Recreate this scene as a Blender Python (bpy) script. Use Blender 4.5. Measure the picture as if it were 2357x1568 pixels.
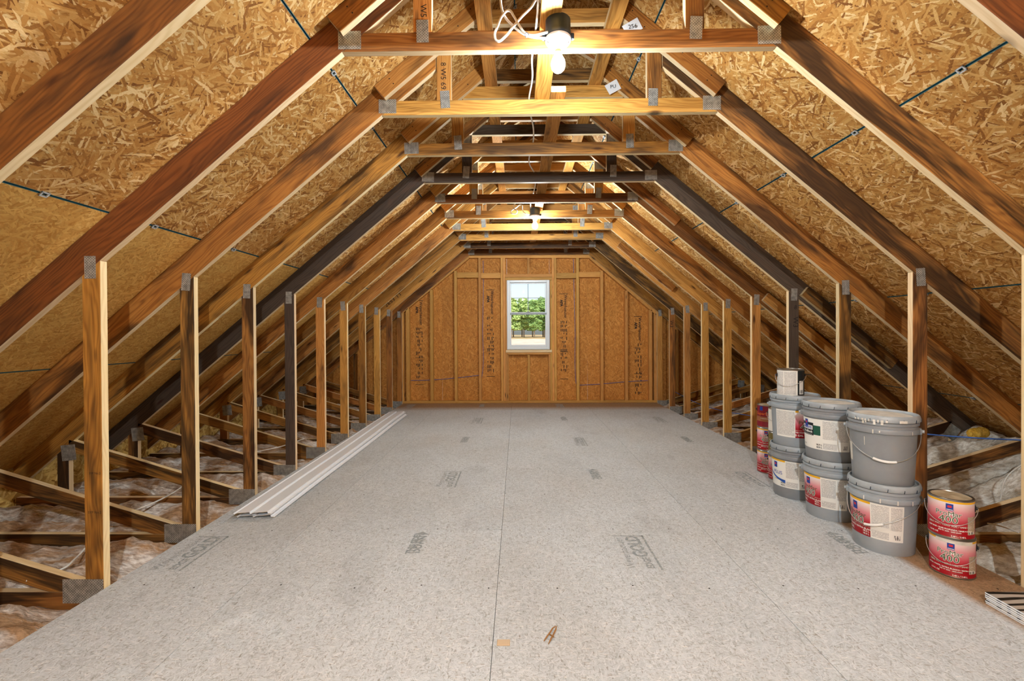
import bpy, bmesh, math, random
from mathutils import Vector, Matrix, noise
random.seed(7)
scene = bpy.context.scene
for o in list(bpy.data.objects): bpy.data.objects.remove(o)
COL = scene.collection

# ------------------------------------------------------------------ camera
F_PX = 16/36*2357; CX, CY = 1178.5, 772.708
YAW, PIT, ROLL, CAM_H = .01216, -.00637, -.00526, 1.17977
cam_d = bpy.data.cameras.new('camera'); cam = bpy.data.objects.new('camera', cam_d); COL.objects.link(cam)
cam_d.sensor_width = 36; cam_d.lens = 16; cam_d.clip_start = .02; cam_d.clip_end = 2000
cam_d.shift_y = -(784-CY)/2357
cam.matrix_world = (Matrix.Translation((0, 0, CAM_H)) @ Matrix.Rotation(YAW, 4, 'Z') @
                    Matrix.Rotation(math.pi/2+PIT, 4, 'X') @ Matrix.Rotation(ROLL, 4, 'Z'))
scene.camera = cam

# ------------------------------------------------------------------ world, sun, exposure
world = bpy.data.worlds.new('sky'); scene.world = world; world.use_nodes = True
wn = world.node_tree.nodes; wl = world.node_tree.links
bg = wn['Background']; sky = wn.new('ShaderNodeTexSky'); sky.sky_type = 'NISHITA'
sky.sun_disc = False; sky.sun_elevation = math.radians(48); sky.sun_rotation = math.radians(160)
sky.altitude = 0; sky.air_density = 1.0; sky.dust_density = 2.5; sky.ozone_density = 1.5
wl.new(sky.outputs[0], bg.inputs[0]); bg.inputs[1].default_value = .17
sun_d = bpy.data.lights.new('sun', 'SUN'); sun = bpy.data.objects.new('sun', sun_d); COL.objects.link(sun)
sun_d.energy = 2.3; sun_d.angle = .01; sun_d.color = (1, .95, .86)
sun.rotation_euler = (math.radians(48), 0, math.radians(20))
BULB_NEAR, BULB_FAR, BULB_FILL = 850, 1250, 4300  # last value: unseen lamp added as fill behind the camera
BULB_COL = (.88, .96, 1, 1)
vs = scene.view_settings
vs.view_transform = 'Standard'; vs.look = 'None'; vs.exposure = 0.70; vs.gamma = 1; vs.use_curve_mapping = False
scene.cycles.max_bounces = 5; scene.cycles.diffuse_bounces = 3; scene.cycles.transparent_max_bounces = 8
scene.cycles.caustics_reflective = False; scene.cycles.caustics_refractive = False
scene.cycles.use_adaptive_sampling = True; scene.cycles.adaptive_threshold = .03
scene.cycles.sample_clamp_indirect = 6

# ------------------------------------------------------------------ geometry of the attic
Y1, SP, TH = 2.0846, .6096, .038          # first truss in view, spacing, lumber thickness
X0 = .1926                                # centre line of the roof
SL = .8364; CS = 1/math.sqrt(1+SL*SL)     # 10/12 roof
W4, W6 = .085, .140
Z_COL = 2.4715; U_COL = .9924; U_POST = 2.1235
def zb(u): return Z_COL - SL*(u-U_COL)    # underside of the rafters
def zt(u): return zb(u) + W6/CS           # top of the rafters
Z_CT = Z_COL+W4; Z_F0, Z_F1 = 2.880, 2.965; Z_P1 = 3.003; Z_K1 = 3.088
def TY(k): return Y1+(k-1)*SP
Y_END = 7.622; Y_REAR = -1.75
KS = list(range(-4, 11))

def ray(px, py):
    u, v = px-CX, py-CY
    c, s = math.cos(ROLL), math.sin(ROLL); u, v = u*c+v*s, -u*s+v*c
    x, d, z = u/F_PX, 1., -v/F_PX
    c, s = math.cos(PIT), math.sin(PIT); d, z = d*c-z*s, d*s+z*c
    c, s = math.cos(YAW), math.sin(YAW)
    return x*c-d*s, x*s+d*c, z
def unp(px, py, Y):                        # point on the plane y = Y
    r = ray(px, py); t = Y/r[1]; return r[0]*t, CAM_H+r[2]*t
def unf(px, py, z=0):                      # point on the level z
    r = ray(px, py); t = (z-CAM_H)/r[2]; return r[0]*t, r[1]*t
def unx(px, py, X):                        # point on the plane x = X
    r = ray(px, py); t = X/r[0]; return r[1]*t, CAM_H+r[2]*t

# ------------------------------------------------------------------ materials
def lin(c):
    return tuple(((v/255)/12.92 if v/255 <= .04045 else ((v/255+.055)/1.055)**2.4) for v in c)+(1,)
class NT:
    def __init__(s, name):
        s.m = bpy.data.materials.new(name); s.m.use_nodes = True; s.t = s.m.node_tree
        s.b = s.t.nodes['Principled BSDF']; s.out = s.t.nodes['Material Output']
    def n(s, typ, **kw):
        nd = s.t.nodes.new('ShaderNode'+typ)
        for k, v in kw.items():
            if k.startswith('i_'):
                key = k[2:]; key = int(key) if key.isdigit() else key
                nd.inputs[key].default_value = v
            else: setattr(nd, k, v)
        return nd
    def l(s, a, b): s.t.links.new(a, b)
    def math(s, op, a, b=None, c=None):
        nd = s.n('Math', operation=op)
        for i, v in enumerate((a, b, c)):
            if v is None: continue
            if isinstance(v, (int, float)): nd.inputs[i].default_value = v
            else: s.l(v, nd.inputs[i])
        return nd.outputs[0]
    def mix(s, f, a, b, bt='MIX'):
        nd = s.n('Mix', data_type='RGBA', blend_type=bt)
        for i, v in ((0, f), (6, a), (7, b)):
            if isinstance(v, (int, float)): nd.inputs[i].default_value = v
            elif isinstance(v, tuple): nd.inputs[i].default_value = v
            else: s.l(v, nd.inputs[i])
        return nd.outputs[2]
    def mapr(s, v, a, b, c=0., d=1.):
        nd = s.n('MapRange'); s.l(v, nd.inputs[0])
        for i, x in enumerate((a, b, c, d)): nd.inputs[i+1].default_value = x
        return nd.outputs[0]
    def coords(s, rnd=37.):
        tc = s.n('TexCoord'); oi = s.n('ObjectInfo')
        cb = s.n('CombineXYZ')
        r = oi.outputs['Random']
        s.l(s.math('MULTIPLY', r, rnd), cb.inputs[0]); s.l(s.math('MULTIPLY', r, rnd*1.7), cb.inputs[1]); s.l(s.math('MULTIPLY', r, rnd*.6), cb.inputs[2])
        va = s.n('VectorMath', operation='ADD'); s.l(tc.outputs['Object'], va.inputs[0]); s.l(cb.outputs[0], va.inputs[1])
        return tc.outputs['Object'], va.outputs[0], r
    def mapping(s, v, scale=(1, 1, 1), rot=(0, 0, 0), loc=(0, 0, 0)):
        nd = s.n('Mapping'); s.l(v, nd.inputs[0]); nd.inputs[1].default_value = loc; nd.inputs[2].default_value = rot; nd.inputs[3].default_value = scale
        return nd.outputs[0]
    def noise(s, v, scale, detail=3, rough=.55, dist=0):
        nd = s.n('TexNoise', i_Scale=scale, i_Detail=detail, i_Roughness=rough, i_Distortion=dist); s.l(v, nd.inputs['Vector'])
        return nd.outputs[0]
    def bump(s, h, strength=.3, dist=.002):
        nd = s.n('Bump', i_Strength=strength, i_Distance=dist); s.l(h, nd.inputs['Height']); s.l(nd.outputs[0], s.b.inputs['Normal'])
    def col(s, c):
        if isinstance(c, tuple): s.b.inputs['Base Color'].default_value = c
        else: s.l(c, s.b.inputs['Base Color'])
    def set(s, rough=.6, metal=0., spec=.3):
        s.b.inputs['Roughness'].default_value = rough; s.b.inputs['Metallic'].default_value = metal
        s.b.inputs['Specular IOR Level'].default_value = spec

M = {}
def plain(name, c, rough=.6, metal=0., spec=.4):
    t = NT(name); t.col(lin(c)); t.set(rough, metal, spec); M[name] = t.m; return t.m

def wood(name, light, mid, dark, stain=(.56, .78), stain_c=(38, 26, 18), stain_amt=.8, knots=True):
    t = NT(name); raw, v, r = t.coords()
    wob = t.noise(t.mapping(v, (1.1, 2, 6)), 1.6, 2)
    sx = t.n('SeparateXYZ'); t.l(v, sx.inputs[0])
    a = t.math('ADD', t.math('ADD', sx.outputs[2], t.math('MULTIPLY', sx.outputs[1], .7)), t.math('MULTIPLY', wob, .16))
    band = t.math('SINE', t.math('MULTIPLY', a, 2*math.pi/.017))
    band = t.mapr(band, -1, 1)
    fine = t.noise(t.mapping(v, (3.5, 120, 120)), 1.0, 3)
    g = t.math('ADD', t.math('MULTIPLY', band, .32), t.math('MULTIPLY', fine, .75))
    c = t.mix(t.mapr(g, .1, .95), lin(mid), lin(light))
    c = t.mix(t.mapr(g, .55, .05, 0, .55), c, lin(dark))
    big = t.noise(t.mapping(v, (.9, 3, 3)), 1.7, 4, .6)
    c = t.mix(t.mapr(big, .38, .72, 0, .45), c, lin(dark))
    st = t.noise(t.mapping(v, (1.1, 5, 7), loc=(5, 3, 9)), 1.25, 3, .65, .6)
    c = t.mix(t.mapr(st, stain[0], stain[1], 0, stain_amt), c, lin(stain_c))
    if knots:
        vo = t.n('TexVoronoi', i_Scale=1.0); t.l(t.mapping(v, (2.3, 2.6, 9)), vo.inputs['Vector'])
        k = t.mapr(vo.outputs['Distance'], .05, .13, 1, 0)
        c = t.mix(t.math('MULTIPLY', k, .85), c, lin((58, 26, 10)))
    hs = t.n('HueSaturation'); t.l(c, hs.inputs['Color'])
    t.l(t.mapr(r, 0, 1, .78, 1.12), hs.inputs['Value']); t.l(t.mapr(t.math('FRACT', t.math('MULTIPLY', r, 7.3)), 0, 1, .492, .508), hs.inputs['Hue'])
    t.col(hs.outputs[0]); t.set(.62, 0, .3)
    M[name] = t.m
wood('pine_brown', (148, 90, 38), (112, 62, 22), (62, 33, 12), stain=(.47, .68))
wood('pine_orange', (194, 134, 62), (156, 96, 36), (88, 50, 18), stain=(.46, .66))
wood('pine_gold', (220, 164, 86), (190, 126, 54), (120, 70, 28), stain=(.53, .76))
wood('pine_stained', (190, 134, 66), (142, 88, 38), (66, 40, 20), stain=(.38, .55), stain_c=(30, 22, 16), stain_amt=.85)
wood('pine_dark', (92, 77, 64), (68, 56, 46), (42, 34, 28), stain=(.62, .9), stain_c=(150, 96, 52), stain_amt=.35)
wood('pine_edge', (242, 220, 178), (228, 200, 152), (204, 170, 120), stain=(.66, .95), stain_c=(120, 100, 76), stain_amt=.5)  # narrow faces paler: fresh cut, plus light put into the colour
wood('pine_stud', (232, 176, 98), (212, 150, 72), (170, 112, 48), stain=(.68, .95))

def osb(name, tones, su=9., sv=46., contrast=1., angles=(0, .55, -.6, 1.15, -1.2), dark_patch=.35, spread=.3, upright=False):
    """strands: several layers of long voronoi cells at different angles, the highest cell of each wins"""
    t = NT(name); raw, v, r = t.coords(61.)
    if upright: v = t.mapping(v, (1, 1, 1), (-math.pi/2, 0, 0))
    wob = t.n('TexNoise', i_Scale=7., i_Detail=2.); t.l(v, wob.inputs['Vector'])
    va = t.n('VectorMath', operation='MULTIPLY_ADD'); t.l(wob.outputs['Color'], va.inputs[0]); va.inputs[1].default_value = (.03, .03, .0); t.l(v, va.inputs[2])
    hcur = None
    for i, a in enumerate(angles):
        k = 1+.35*((i*37) % 5-2)/2*.6
        vo = t.n('TexVoronoi', voronoi_dimensions='2D', i_Scale=1.0, i_Randomness=1.0)
        rt = t.mapping(va.outputs[0], (1, 1, 1), (0, 0, a), (i*3.7, i*1.9, 0))
        t.l(t.mapping(rt, (su*k, sv*k, 1)), vo.inputs['Vector'])
        sp = t.n('SeparateColor'); t.l(vo.outputs['Color'], sp.inputs[0])
        hgt, tone = sp.outputs[0], sp.outputs[1]
        hgt = t.math('SUBTRACT', hgt, t.math('MULTIPLY', vo.outputs['Distance'], .35))
        if hcur is None: hcur, tcur = hgt, tone
        else:
            gt = t.math('GREATER_THAN', hgt, hcur)
            mx = t.n('Mix'); t.l(gt, mx.inputs[0]); t.l(tcur, mx.inputs[2]); t.l(tone, mx.inputs[3]); tcur = mx.outputs[0]
            hcur = t.math('MAXIMUM', hgt, hcur)
    fib = t.noise(t.mapping(v, (90, 300, 1)), 1., 2)
    tn = t.math('ADD', t.math('MULTIPLY', t.math('SUBTRACT', tcur, .5), contrast), .5)
    tn = t.math('ADD', tn, t.math('MULTIPLY', t.math('SUBTRACT', fib, .5), .35*contrast))
    cr = t.n('ValToRGB'); t.l(tn, cr.inputs[0]); e = cr.color_ramp
    e.elements[0].position = 0.0; e.elements[0].color = lin(tones[0]); e.elements[1].position = 1.0; e.elements[1].color = lin(tones[-1])
    for i, c in enumerate(tones[1:-1]):
        el = e.elements.new((i+1)/(len(tones)-1)); el.color = lin(c)
    c = cr.outputs[0]
    c = t.mix(t.mapr(hcur, .45, .72, .55*dark_patch, 0), c, lin(tuple(x*.35 for x in tones[0])))
    big = t.noise(t.mapping(v, (1, 1.6, 1)), 1.3, 3)
    c = t.mix(t.mapr(big, .45, .75, 0, dark_patch), c, lin(tuple(x*.8 for x in tones[1])))
    hs = t.n('HueSaturation'); t.l(c, hs.inputs['Color']); t.l(t.mapr(r, 0, 1, 1-spread*.6, 1+spread*.4), hs.inputs['Value'])
    t.col(hs.outputs[0]); t.set(.7, 0, .25)
    M[name] = t.m
    return t, hs.outputs[0], v
osb('osb_roof', [(126, 76, 32), (184, 126, 60), (202, 148, 78), (216, 168, 98), (246, 214, 156)], 13, 92, .95, dark_patch=.3)
osb('osb_roof_fine', [(146, 92, 36), (196, 142, 68), (212, 162, 86), (222, 178, 100), (240, 204, 132)], 24, 105, .6, dark_patch=.2)
osb('osb_wall', [(140, 82, 30), (186, 120, 52), (202, 136, 62), (214, 150, 74), (238, 184, 108)], 14, 66, .6, angles=(1.57, 1.1, 2.1, .5, 2.7), dark_patch=.3, spread=.1, upright=True)
osb('osb_eave', [(130, 88, 34), (190, 146, 72), (212, 174, 96), (226, 190, 110), (240, 214, 140)], 12, 50, .9, dark_patch=.2)

# pale floor boards: brightening painted into the grey-white face, tan along the pail side and by the window wall
def floor_mat():
    t, c, v = osb('osb_floor', [(136, 138, 136), (192, 200, 204), (204, 212, 217), (212, 219, 224), (228, 232, 235)], 40, 240, .72, angles=(0, .6, -.6, 1.2, -1.25), dark_patch=.22, spread=.05)
    geo = t.n('NewGeometry'); sx = t.n('SeparateXYZ'); t.l(geo.outputs['Position'], sx.inputs[0])
    fleck = t.noise(t.mapping(geo.outputs['Position'], (120, 34, 1), (0, 0, .5)), 1., 2, .6)
    c = t.mix(t.mapr(fleck, .60, .72, 0, .6), c, lin((116, 104, 88)))
    fleck2 = t.noise(t.mapping(geo.outputs['Position'], (30, 110, 1), (0, 0, -.2), (7, 3, 1)), 1., 2, .6)
    c = t.mix(t.mapr(fleck2, .61, .72, 0, .55), c, lin((130, 114, 94)))
    pale = t.noise(t.mapping(geo.outputs['Position'], (24, 130, 1), (0, 0, .9), (2, 8, 1)), 1., 2, .6)
    c = t.mix(t.mapr(pale, .60, .70, 0, .5), c, lin((240, 239, 236)))
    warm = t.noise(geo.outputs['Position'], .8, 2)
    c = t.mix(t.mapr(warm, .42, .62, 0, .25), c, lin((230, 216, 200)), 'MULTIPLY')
    # tan where the painted brightening stops: strip beside the posts on the pail side, and the band at the window wall
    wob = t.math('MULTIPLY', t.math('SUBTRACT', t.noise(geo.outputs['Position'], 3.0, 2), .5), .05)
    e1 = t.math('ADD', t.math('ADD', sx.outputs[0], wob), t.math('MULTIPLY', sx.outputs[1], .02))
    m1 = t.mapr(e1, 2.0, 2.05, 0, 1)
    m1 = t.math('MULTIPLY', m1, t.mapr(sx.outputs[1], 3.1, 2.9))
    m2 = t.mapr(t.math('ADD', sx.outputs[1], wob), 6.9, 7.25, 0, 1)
    raw = t.math('MAXIMUM', m1, m2)  # tan mask, outside the painted brightening
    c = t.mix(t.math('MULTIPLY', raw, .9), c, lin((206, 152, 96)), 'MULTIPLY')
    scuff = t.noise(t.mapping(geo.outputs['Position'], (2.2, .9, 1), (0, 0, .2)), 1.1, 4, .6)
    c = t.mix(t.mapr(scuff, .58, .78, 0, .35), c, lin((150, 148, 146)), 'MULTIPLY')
    t.col(c); t.set(.72, 0, .2)
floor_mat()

def steel(name, base, pitch=.012, dark=(52, 50, 46)):
    t = NT(name); raw, v, r = t.coords()
    sx = t.n('SeparateXYZ'); t.l(raw, sx.inputs[0])
    row = t.math('FLOOR', t.math('DIVIDE', sx.outputs[0], .0064))
    par = t.math('MULTIPLY', t.math('MODULO', t.math('ABSOLUTE', row), 2.), .5)
    fx = t.math('FRACT', t.math('ADD', t.math('DIVIDE', sx.outputs[0], .0064), 100.))
    fz = t.math('FRACT', t.math('ADD', t.math('ADD', t.math('DIVIDE', sx.outputs[2], .0125), par), 100.))
    a = t.math('MULTIPLY', t.math('GREATER_THAN', fx, .52), t.math('GREATER_THAN', fz, .38))
    n = t.noise(v, 40, 3)
    c = t.mix(t.mapr(n, .3, .7), lin(base), lin(tuple(x*.72 for x in base)))
    c = t.mix(t.math('MULTIPLY', a, .8), c, lin(dark))
    t.col(c); t.set(.42, .5, .5); t.bump(t.math('MULTIPLY', a, -1.), .6, .002)
    M[name] = t.m
steel('galvanised', (205, 205, 198))
def mottled(name, a, b, scale, rough=.7, metal=0., lo=.4, hi=.62, bump=0, spec=.3, detail=5):
    t = NT(name); raw, v, r = t.coords()
    n = t.noise(v, scale, detail, .62)
    t.col(t.mix(t.mapr(n, lo, hi), lin(a), lin(b))); t.set(rough, metal, spec)
    if bump: t.bump(n, bump, .01)
    M[name] = t.m
    return t
def insulation(name, a, b, c2, lo, hi):
    t = NT(name); raw, v, r = t.coords()
    n = t.noise(t.mapping(v, (1.2, 2.4, 1)), 3.2, 4, .62, .8)
    f = t.noise(t.mapping(v, (18, 60, 40)), 1., 4, .7)
    c = t.mix(t.mapr(n, lo, hi), lin(a), lin(b))
    c = t.mix(t.mapr(f, .35, .62, .7, 0), c, lin(c2))
    t.col(c); t.set(.95, 0, .05); t.bump(f, .8, .02)
    M[name] = t.m
insulation('batt_brown', (196, 160, 124), (244, 240, 234), (124, 94, 66), .42, .60)
insulation('batt_yellow', (214, 168, 60), (240, 204, 100), (150, 100, 30), .4, .6)
insulation('batt_white', (206, 196, 178), (240, 238, 230), (150, 128, 98), .36, .56)
mottled('bucket_grey', (150, 158, 164), (160, 168, 173), 6, .42, spec=.45)
mottled('bucket_dark', (132, 136, 140), (142, 147, 150), 6, .42, spec=.45)
mottled('bucket_lid', (150, 158, 163), (168, 176, 180), 9, .4, spec=.45)
mottled('dried_paint', (206, 200, 186), (232, 228, 218), 14, .55, lo=.35, hi=.6)
mottled('lid_beige', (176, 156, 124), (206, 190, 160), 18, .5)
plain('can_metal', (150, 146, 138), .35, .9, .5)
plain('wire', (200, 200, 196), .35, .8, .5)
plain('black_plastic', (22, 24, 28), .4)
plain('box_plastic', (34, 46, 58), .45)
plain('porcelain', (196, 186, 178), .25, 0, .5)
plain('brass', (190, 150, 80), .3, .9)
plain('cable_white', (238, 236, 228), .45)
plain('cable_blue', (66, 104, 176), .5)
plain('cable_grey', (96, 104, 122), .5)
plain('label_white', (236, 234, 226), .55)
plain('label_yellow', (244, 182, 20), .5)
plain('label_red', (164, 8, 26), .5)
plain('label_maroon', (126, 8, 30), .5)
plain('label_brown', (150, 92, 58), .5)
plain('label_gold', (122, 104, 50), .45)
plain('label_black', (26, 30, 32), .5)
plain('label_green', (30, 84, 66), .5)
plain('logo_blue', (28, 62, 150), .5)
plain('logo_red', (206, 40, 54), .5)
plain('swoosh_blue', (40, 92, 180), .5)
plain('ink_green', (78, 92, 62), .5)
plain('ink_black', (28, 26, 26), .6)
plain('ink_orange', (240, 120, 40), .5)
plain('ink_blue', (44, 70, 170), .5)
mottled('stamp_ink', (140, 150, 154), (190, 192, 190), 60, .7, lo=.45, hi=.7)
plain('stamp_dark', (30, 24, 20), .7)
plain('seam_blue', (40, 96, 108), .7)
plain('clip_metal', (214, 220, 222), .3, .35, .6)
plain('felt', (24, 22, 20), .9)
plain('drywall', (206, 200, 190), .9)
plain('vinyl_white', (240, 244, 248), .38, 0, .45)
plain('vinyl_edge', (226, 220, 208), .6)
plain('vinyl_window', (232, 238, 240), .35, 0, .5)
plain('window_grey', (150, 158, 164), .4)
plain('paper', (232, 236, 240), .6)
plain('grip_white', (240, 238, 232), .4)
plain('chip_tan', (206, 182, 150), .7)
plain('bark_strand', (150, 104, 52), .7)
def gradient(name, stops, z0, z1):
    t = NT(name); tc = t.n('TexCoord'); sx = t.n('SeparateXYZ'); t.l(tc.outputs['Object'], sx.inputs[0])
    f = t.mapr(sx.outputs[2], z0, z1); cr = t.n('ValToRGB'); t.l(f, cr.inputs[0]); e = cr.color_ramp
    e.elements[0].position = stops[0][0]; e.elements[0].color = lin(stops[0][1]); e.elements[1].position = stops[-1][0]; e.elements[1].color = lin(stops[-1][1])
    for p, c in stops[1:-1]:
        el = e.elements.new(p); el.color = lin(c)
    t.col(cr.outputs[0]); t.set(.45, 0, .4); M[name] = t.m
GR = [(0, (150, 4, 22)), (.34, (168, 8, 28)), (.46, (196, 70, 84)), (.68, (222, 150, 156)), (.9, (236, 222, 220)), (1, (238, 232, 230))]
gradient('can_print', GR, .0, .19); gradient('pail_print', GR, .075, .265)
def fineprint(name, base, ink):
    t = NT(name); tc = t.n('TexCoord'); v = tc.outputs['Object']; sx = t.n('SeparateXYZ'); t.l(v, sx.inputs[0])
    ln = t.math('GREATER_THAN', t.math('FRACT', t.math('ADD', t.math('DIVIDE', sx.outputs[2], .0042), 50.)), .45)
    wd = t.math('GREATER_THAN', t.noise(t.mapping(v, (260, 260, 240)), 1., 1), .44)
    t.col(t.mix(t.math('MULTIPLY', t.math('MULTIPLY', ln, wd), .6), lin(base), lin(ink))); t.set(.6); M[name] = t.m
fineprint('fine_print', (226, 224, 218), (120, 118, 116)); fineprint('fine_print_tan', (206, 186, 160), (70, 58, 48))
def barcode():
    t = NT('barcode'); tc = t.n('TexCoord'); v = tc.outputs['Object']
    n = t.noise(t.mapping(v, (420, 420, 0)), 1., 0)
    t.col(t.mix(t.math('GREATER_THAN', n, .5), lin((30, 28, 28)), lin((230, 226, 218)))); M['barcode'] = t.m
barcode()
def zebra():
    t = NT('zebra_grain'); tc = t.n('TexCoord'); v = tc.outputs['Object']; sx = t.n('SeparateXYZ'); t.l(v, sx.inputs[0])
    w = t.noise(t.mapping(v, (7, 2.2, 1)), 1., 2)
    a = t.math('ADD', sx.outputs[0], t.math('MULTIPLY', w, .16))
    b = t.mapr(t.math('SINE', t.math('MULTIPLY', a, 2*math.pi/.048)), -1, 1)
    f = t.noise(t.mapping(v, (140, 4, 1)), 1., 2)
    t.col(t.mix(t.mapr(t.math('ADD', b, t.math('MULTIPLY', f, .5)), .45, .75), lin((30, 27, 25)), lin((186, 176, 164)))); t.set(.4); M['zebra_grain'] = t.m
zebra()
def emis(name, c, st):
    t = NT(name); t.b.inputs['Base Color'].default_value = (.9, .9, .9, 1)
    t.b.inputs['Emission Color'].default_value = c; t.b.inputs['Emission Strength'].default_value = st; M[name] = t.m
emis('bulb_near', BULB_COL, BULB_NEAR); emis('bulb_far', BULB_COL, BULB_FAR); emis('bulb_fill', BULB_COL, BULB_FILL)
def glass():
    t = NT('window_glass'); tr = t.n('BsdfTransparent'); gl = t.n('BsdfGlossy'); gl.inputs['Roughness'].default_value = .02
    fr = t.n('Fresnel', i_IOR=1.03); mx = t.n('MixShader'); t.l(fr.outputs[0], mx.inputs[0]); t.l(tr.outputs[0], mx.inputs[1]); t.l(gl.outputs[0], mx.inputs[2])
    t.l(mx.outputs[0], t.out.inputs[0]); M['window_glass'] = t.m
glass()
mottled('leaf_light', (120, 152, 84), (190, 208, 130), 1.6, .8, lo=.35, hi=.65, bump=1.)
mottled('leaf_dark', (92, 126, 70), (156, 182, 106), 1.6, .8, lo=.35, hi=.65, bump=1.)
mottled('bark', (150, 130, 112), (196, 180, 162), 3, .9)
mottled('lot_ground', (206, 182, 152), (226, 208, 184), .3, .9)
mottled('verge_ground', (196, 160, 116), (150, 140, 80), .25, .9)

# ------------------------------------------------------------------ object helpers
def link(o, parent=None):
    COL.objects.link(o)
    if parent is not None: o.parent = parent
    return o
def empty(name, loc=(0, 0, 0), rz=0., parent=None):
    o = bpy.data.objects.new(name, None); o.empty_display_size = .05; o.location = loc; o.rotation_euler = (0, 0, rz); return link(o, parent)
def tag(o, label, cat, group=None):
    o['label'] = label; o['category'] = cat
    if group: o['group'] = group
    return o
def setmats(o, mats):
    me = o.data
    while len(me.materials) < len(mats): me.materials.append(None)
    for i, m in enumerate(mats):
        o.material_slots[i].link = 'OBJECT'; o.material_slots[i].material = M[m]
def mesh_obj(name, me, mats, parent=None, mat4=None):
    o = bpy.data.objects.new(name, me); link(o, parent); setmats(o, mats)
    if mat4 is not None: o.matrix_local = mat4
    return o
def bm_mesh(name, bm, smooth=False):
    me = bpy.data.meshes.new(name); bmesh.ops.recalc_face_normals(bm, faces=bm.faces); bm.to_mesh(me); bm.free()
    if smooth:
        for p in me.polygons: p.use_smooth = True
    return me
CACHE = {}
def prism_mesh(key, poly, depth, d, bevel=.002):
    """poly in (x, z) world, local frame at its centre: x along d, y depth, z across"""
    cx = sum(p[0] for p in poly)/len(poly); cz = sum(p[1] for p in poly)/len(poly)
    L = math.hypot(*d); dx, dz = d[0]/L, d[1]/L
    if key not in CACHE:
        bm = bmesh.new(); fr = []; bk = []
        for (x, z) in poly:
            lx = (x-cx)*dx+(z-cz)*dz; lz = -(x-cx)*dz+(z-cz)*dx
            fr.append(bm.verts.new((lx, 0, lz))); bk.append(bm.verts.new((lx, depth, lz)))
        f0 = bm.faces.new(fr); f1 = bm.faces.new(bk[::-1])
        n = len(poly)
        for i in range(n):
            f = bm.faces.new((fr[i], fr[(i+1) % n], bk[(i+1) % n], bk[i])); f.material_index = 1
        bmesh.ops.recalc_face_normals(bm, faces=bm.faces)
        if bevel: bmesh.ops.bevel(bm, geom=list(bm.edges), offset=bevel, segments=1, affect='EDGES', clamp_overlap=True)
        CACHE[key] = bm_mesh(key if isinstance(key, str) else 'board', bm)
    R = Matrix(((dx, 0, -dz), (0, 1, 0), (dz, 0, dx))).to_4x4()
    return CACHE[key], Matrix.Translation((cx, 0, cz)) @ R
def prism(name, poly, y0, y1, d, mats, parent=None, key=None, bevel=.002, tilt=0):
    me, m4 = prism_mesh(key or (name, tuple(poly), y1-y0), poly, y1-y0, d, bevel)
    m4 = Matrix.Translation((0, y0, 0)) @ m4
    if tilt: m4 = m4 @ Matrix.Rotation(tilt, 4, 'Y')
    return mesh_obj(name, me, mats, parent, m4)
def rect(x0, x1, z0, z1): return [(x0, z0), (x1, z0), (x1, z1), (x0, z1)]
def box(name, lo, hi, mats, parent=None, long=0, bevel=.002, face_axis=None, origin=None):
    """axis box; local x = long axis. mats[0] on the faces normal to face_axis, mats[-1] elsewhere"""
    c = Vector([(a+b)/2 for a, b in zip(lo, hi)]); dm = [b-a for a, b in zip(lo, hi)]
    ax = [Vector((1, 0, 0)), Vector((0, 1, 0)), Vector((0, 0, 1))]
    e0 = ax[long]; e1 = ax[(long+1) % 3]; e2 = ax[(long+2) % 3]
    dims = [dm[long], dm[(long+1) % 3], dm[(long+2) % 3]]
    bm = bmesh.new(); bmesh.ops.create_cube(bm, size=1)
    for v in bm.verts: v.co = Vector((v.co.x*dims[0], v.co.y*dims[1], v.co.z*dims[2]))
    fa = None if face_axis is None else (face_axis-long) % 3
    for f in bm.faces:
        f.normal_update(); k = max(range(3), key=lambda i: abs(f.normal[i]))
        f.material_index = 0 if (fa is None or k == fa) else len(mats)-1
    if bevel: bmesh.ops.bevel(bm, geom=list(bm.edges), offset=min(bevel, min(dims)*.3), segments=1, affect='EDGES', clamp_overlap=True)
    R = Matrix((e0, e1, e2)).transposed().to_4x4()
    return mesh_obj(name, bm_mesh(name, bm), mats, parent, Matrix.Translation(c) @ R)
def tube(name, pts, r, mat, parent=None, seg=6, res=6, cyclic=False):
    cu = bpy.data.curves.new(name, 'CURVE'); cu.dimensions = '3D'; cu.bevel_depth = r; cu.bevel_resolution = 1 if seg <= 6 else 3; cu.resolution_u = res; cu.use_fill_caps = True
    sp = cu.splines.new('BEZIER'); sp.bezier_points.add(len(pts)-1); sp.use_cyclic_u = cyclic
    for b, p in zip(sp.bezier_points, pts):
        b.co = p; b.handle_left_type = b.handle_right_type = 'AUTO'
    tmp = bpy.data.objects.new('tmp', cu); COL.objects.link(tmp)
    dg = bpy.context.evaluated_depsgraph_get(); me = bpy.data.meshes.new_from_object(tmp.evaluated_get(dg)); me.name = name
    bpy.data.objects.remove(tmp); bpy.data.curves.remove(cu)
    me.materials.clear()
    for p in me.polygons: p.use_smooth = True
    return mesh_obj(name, me, [mat], parent)
TXT = {}
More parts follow.
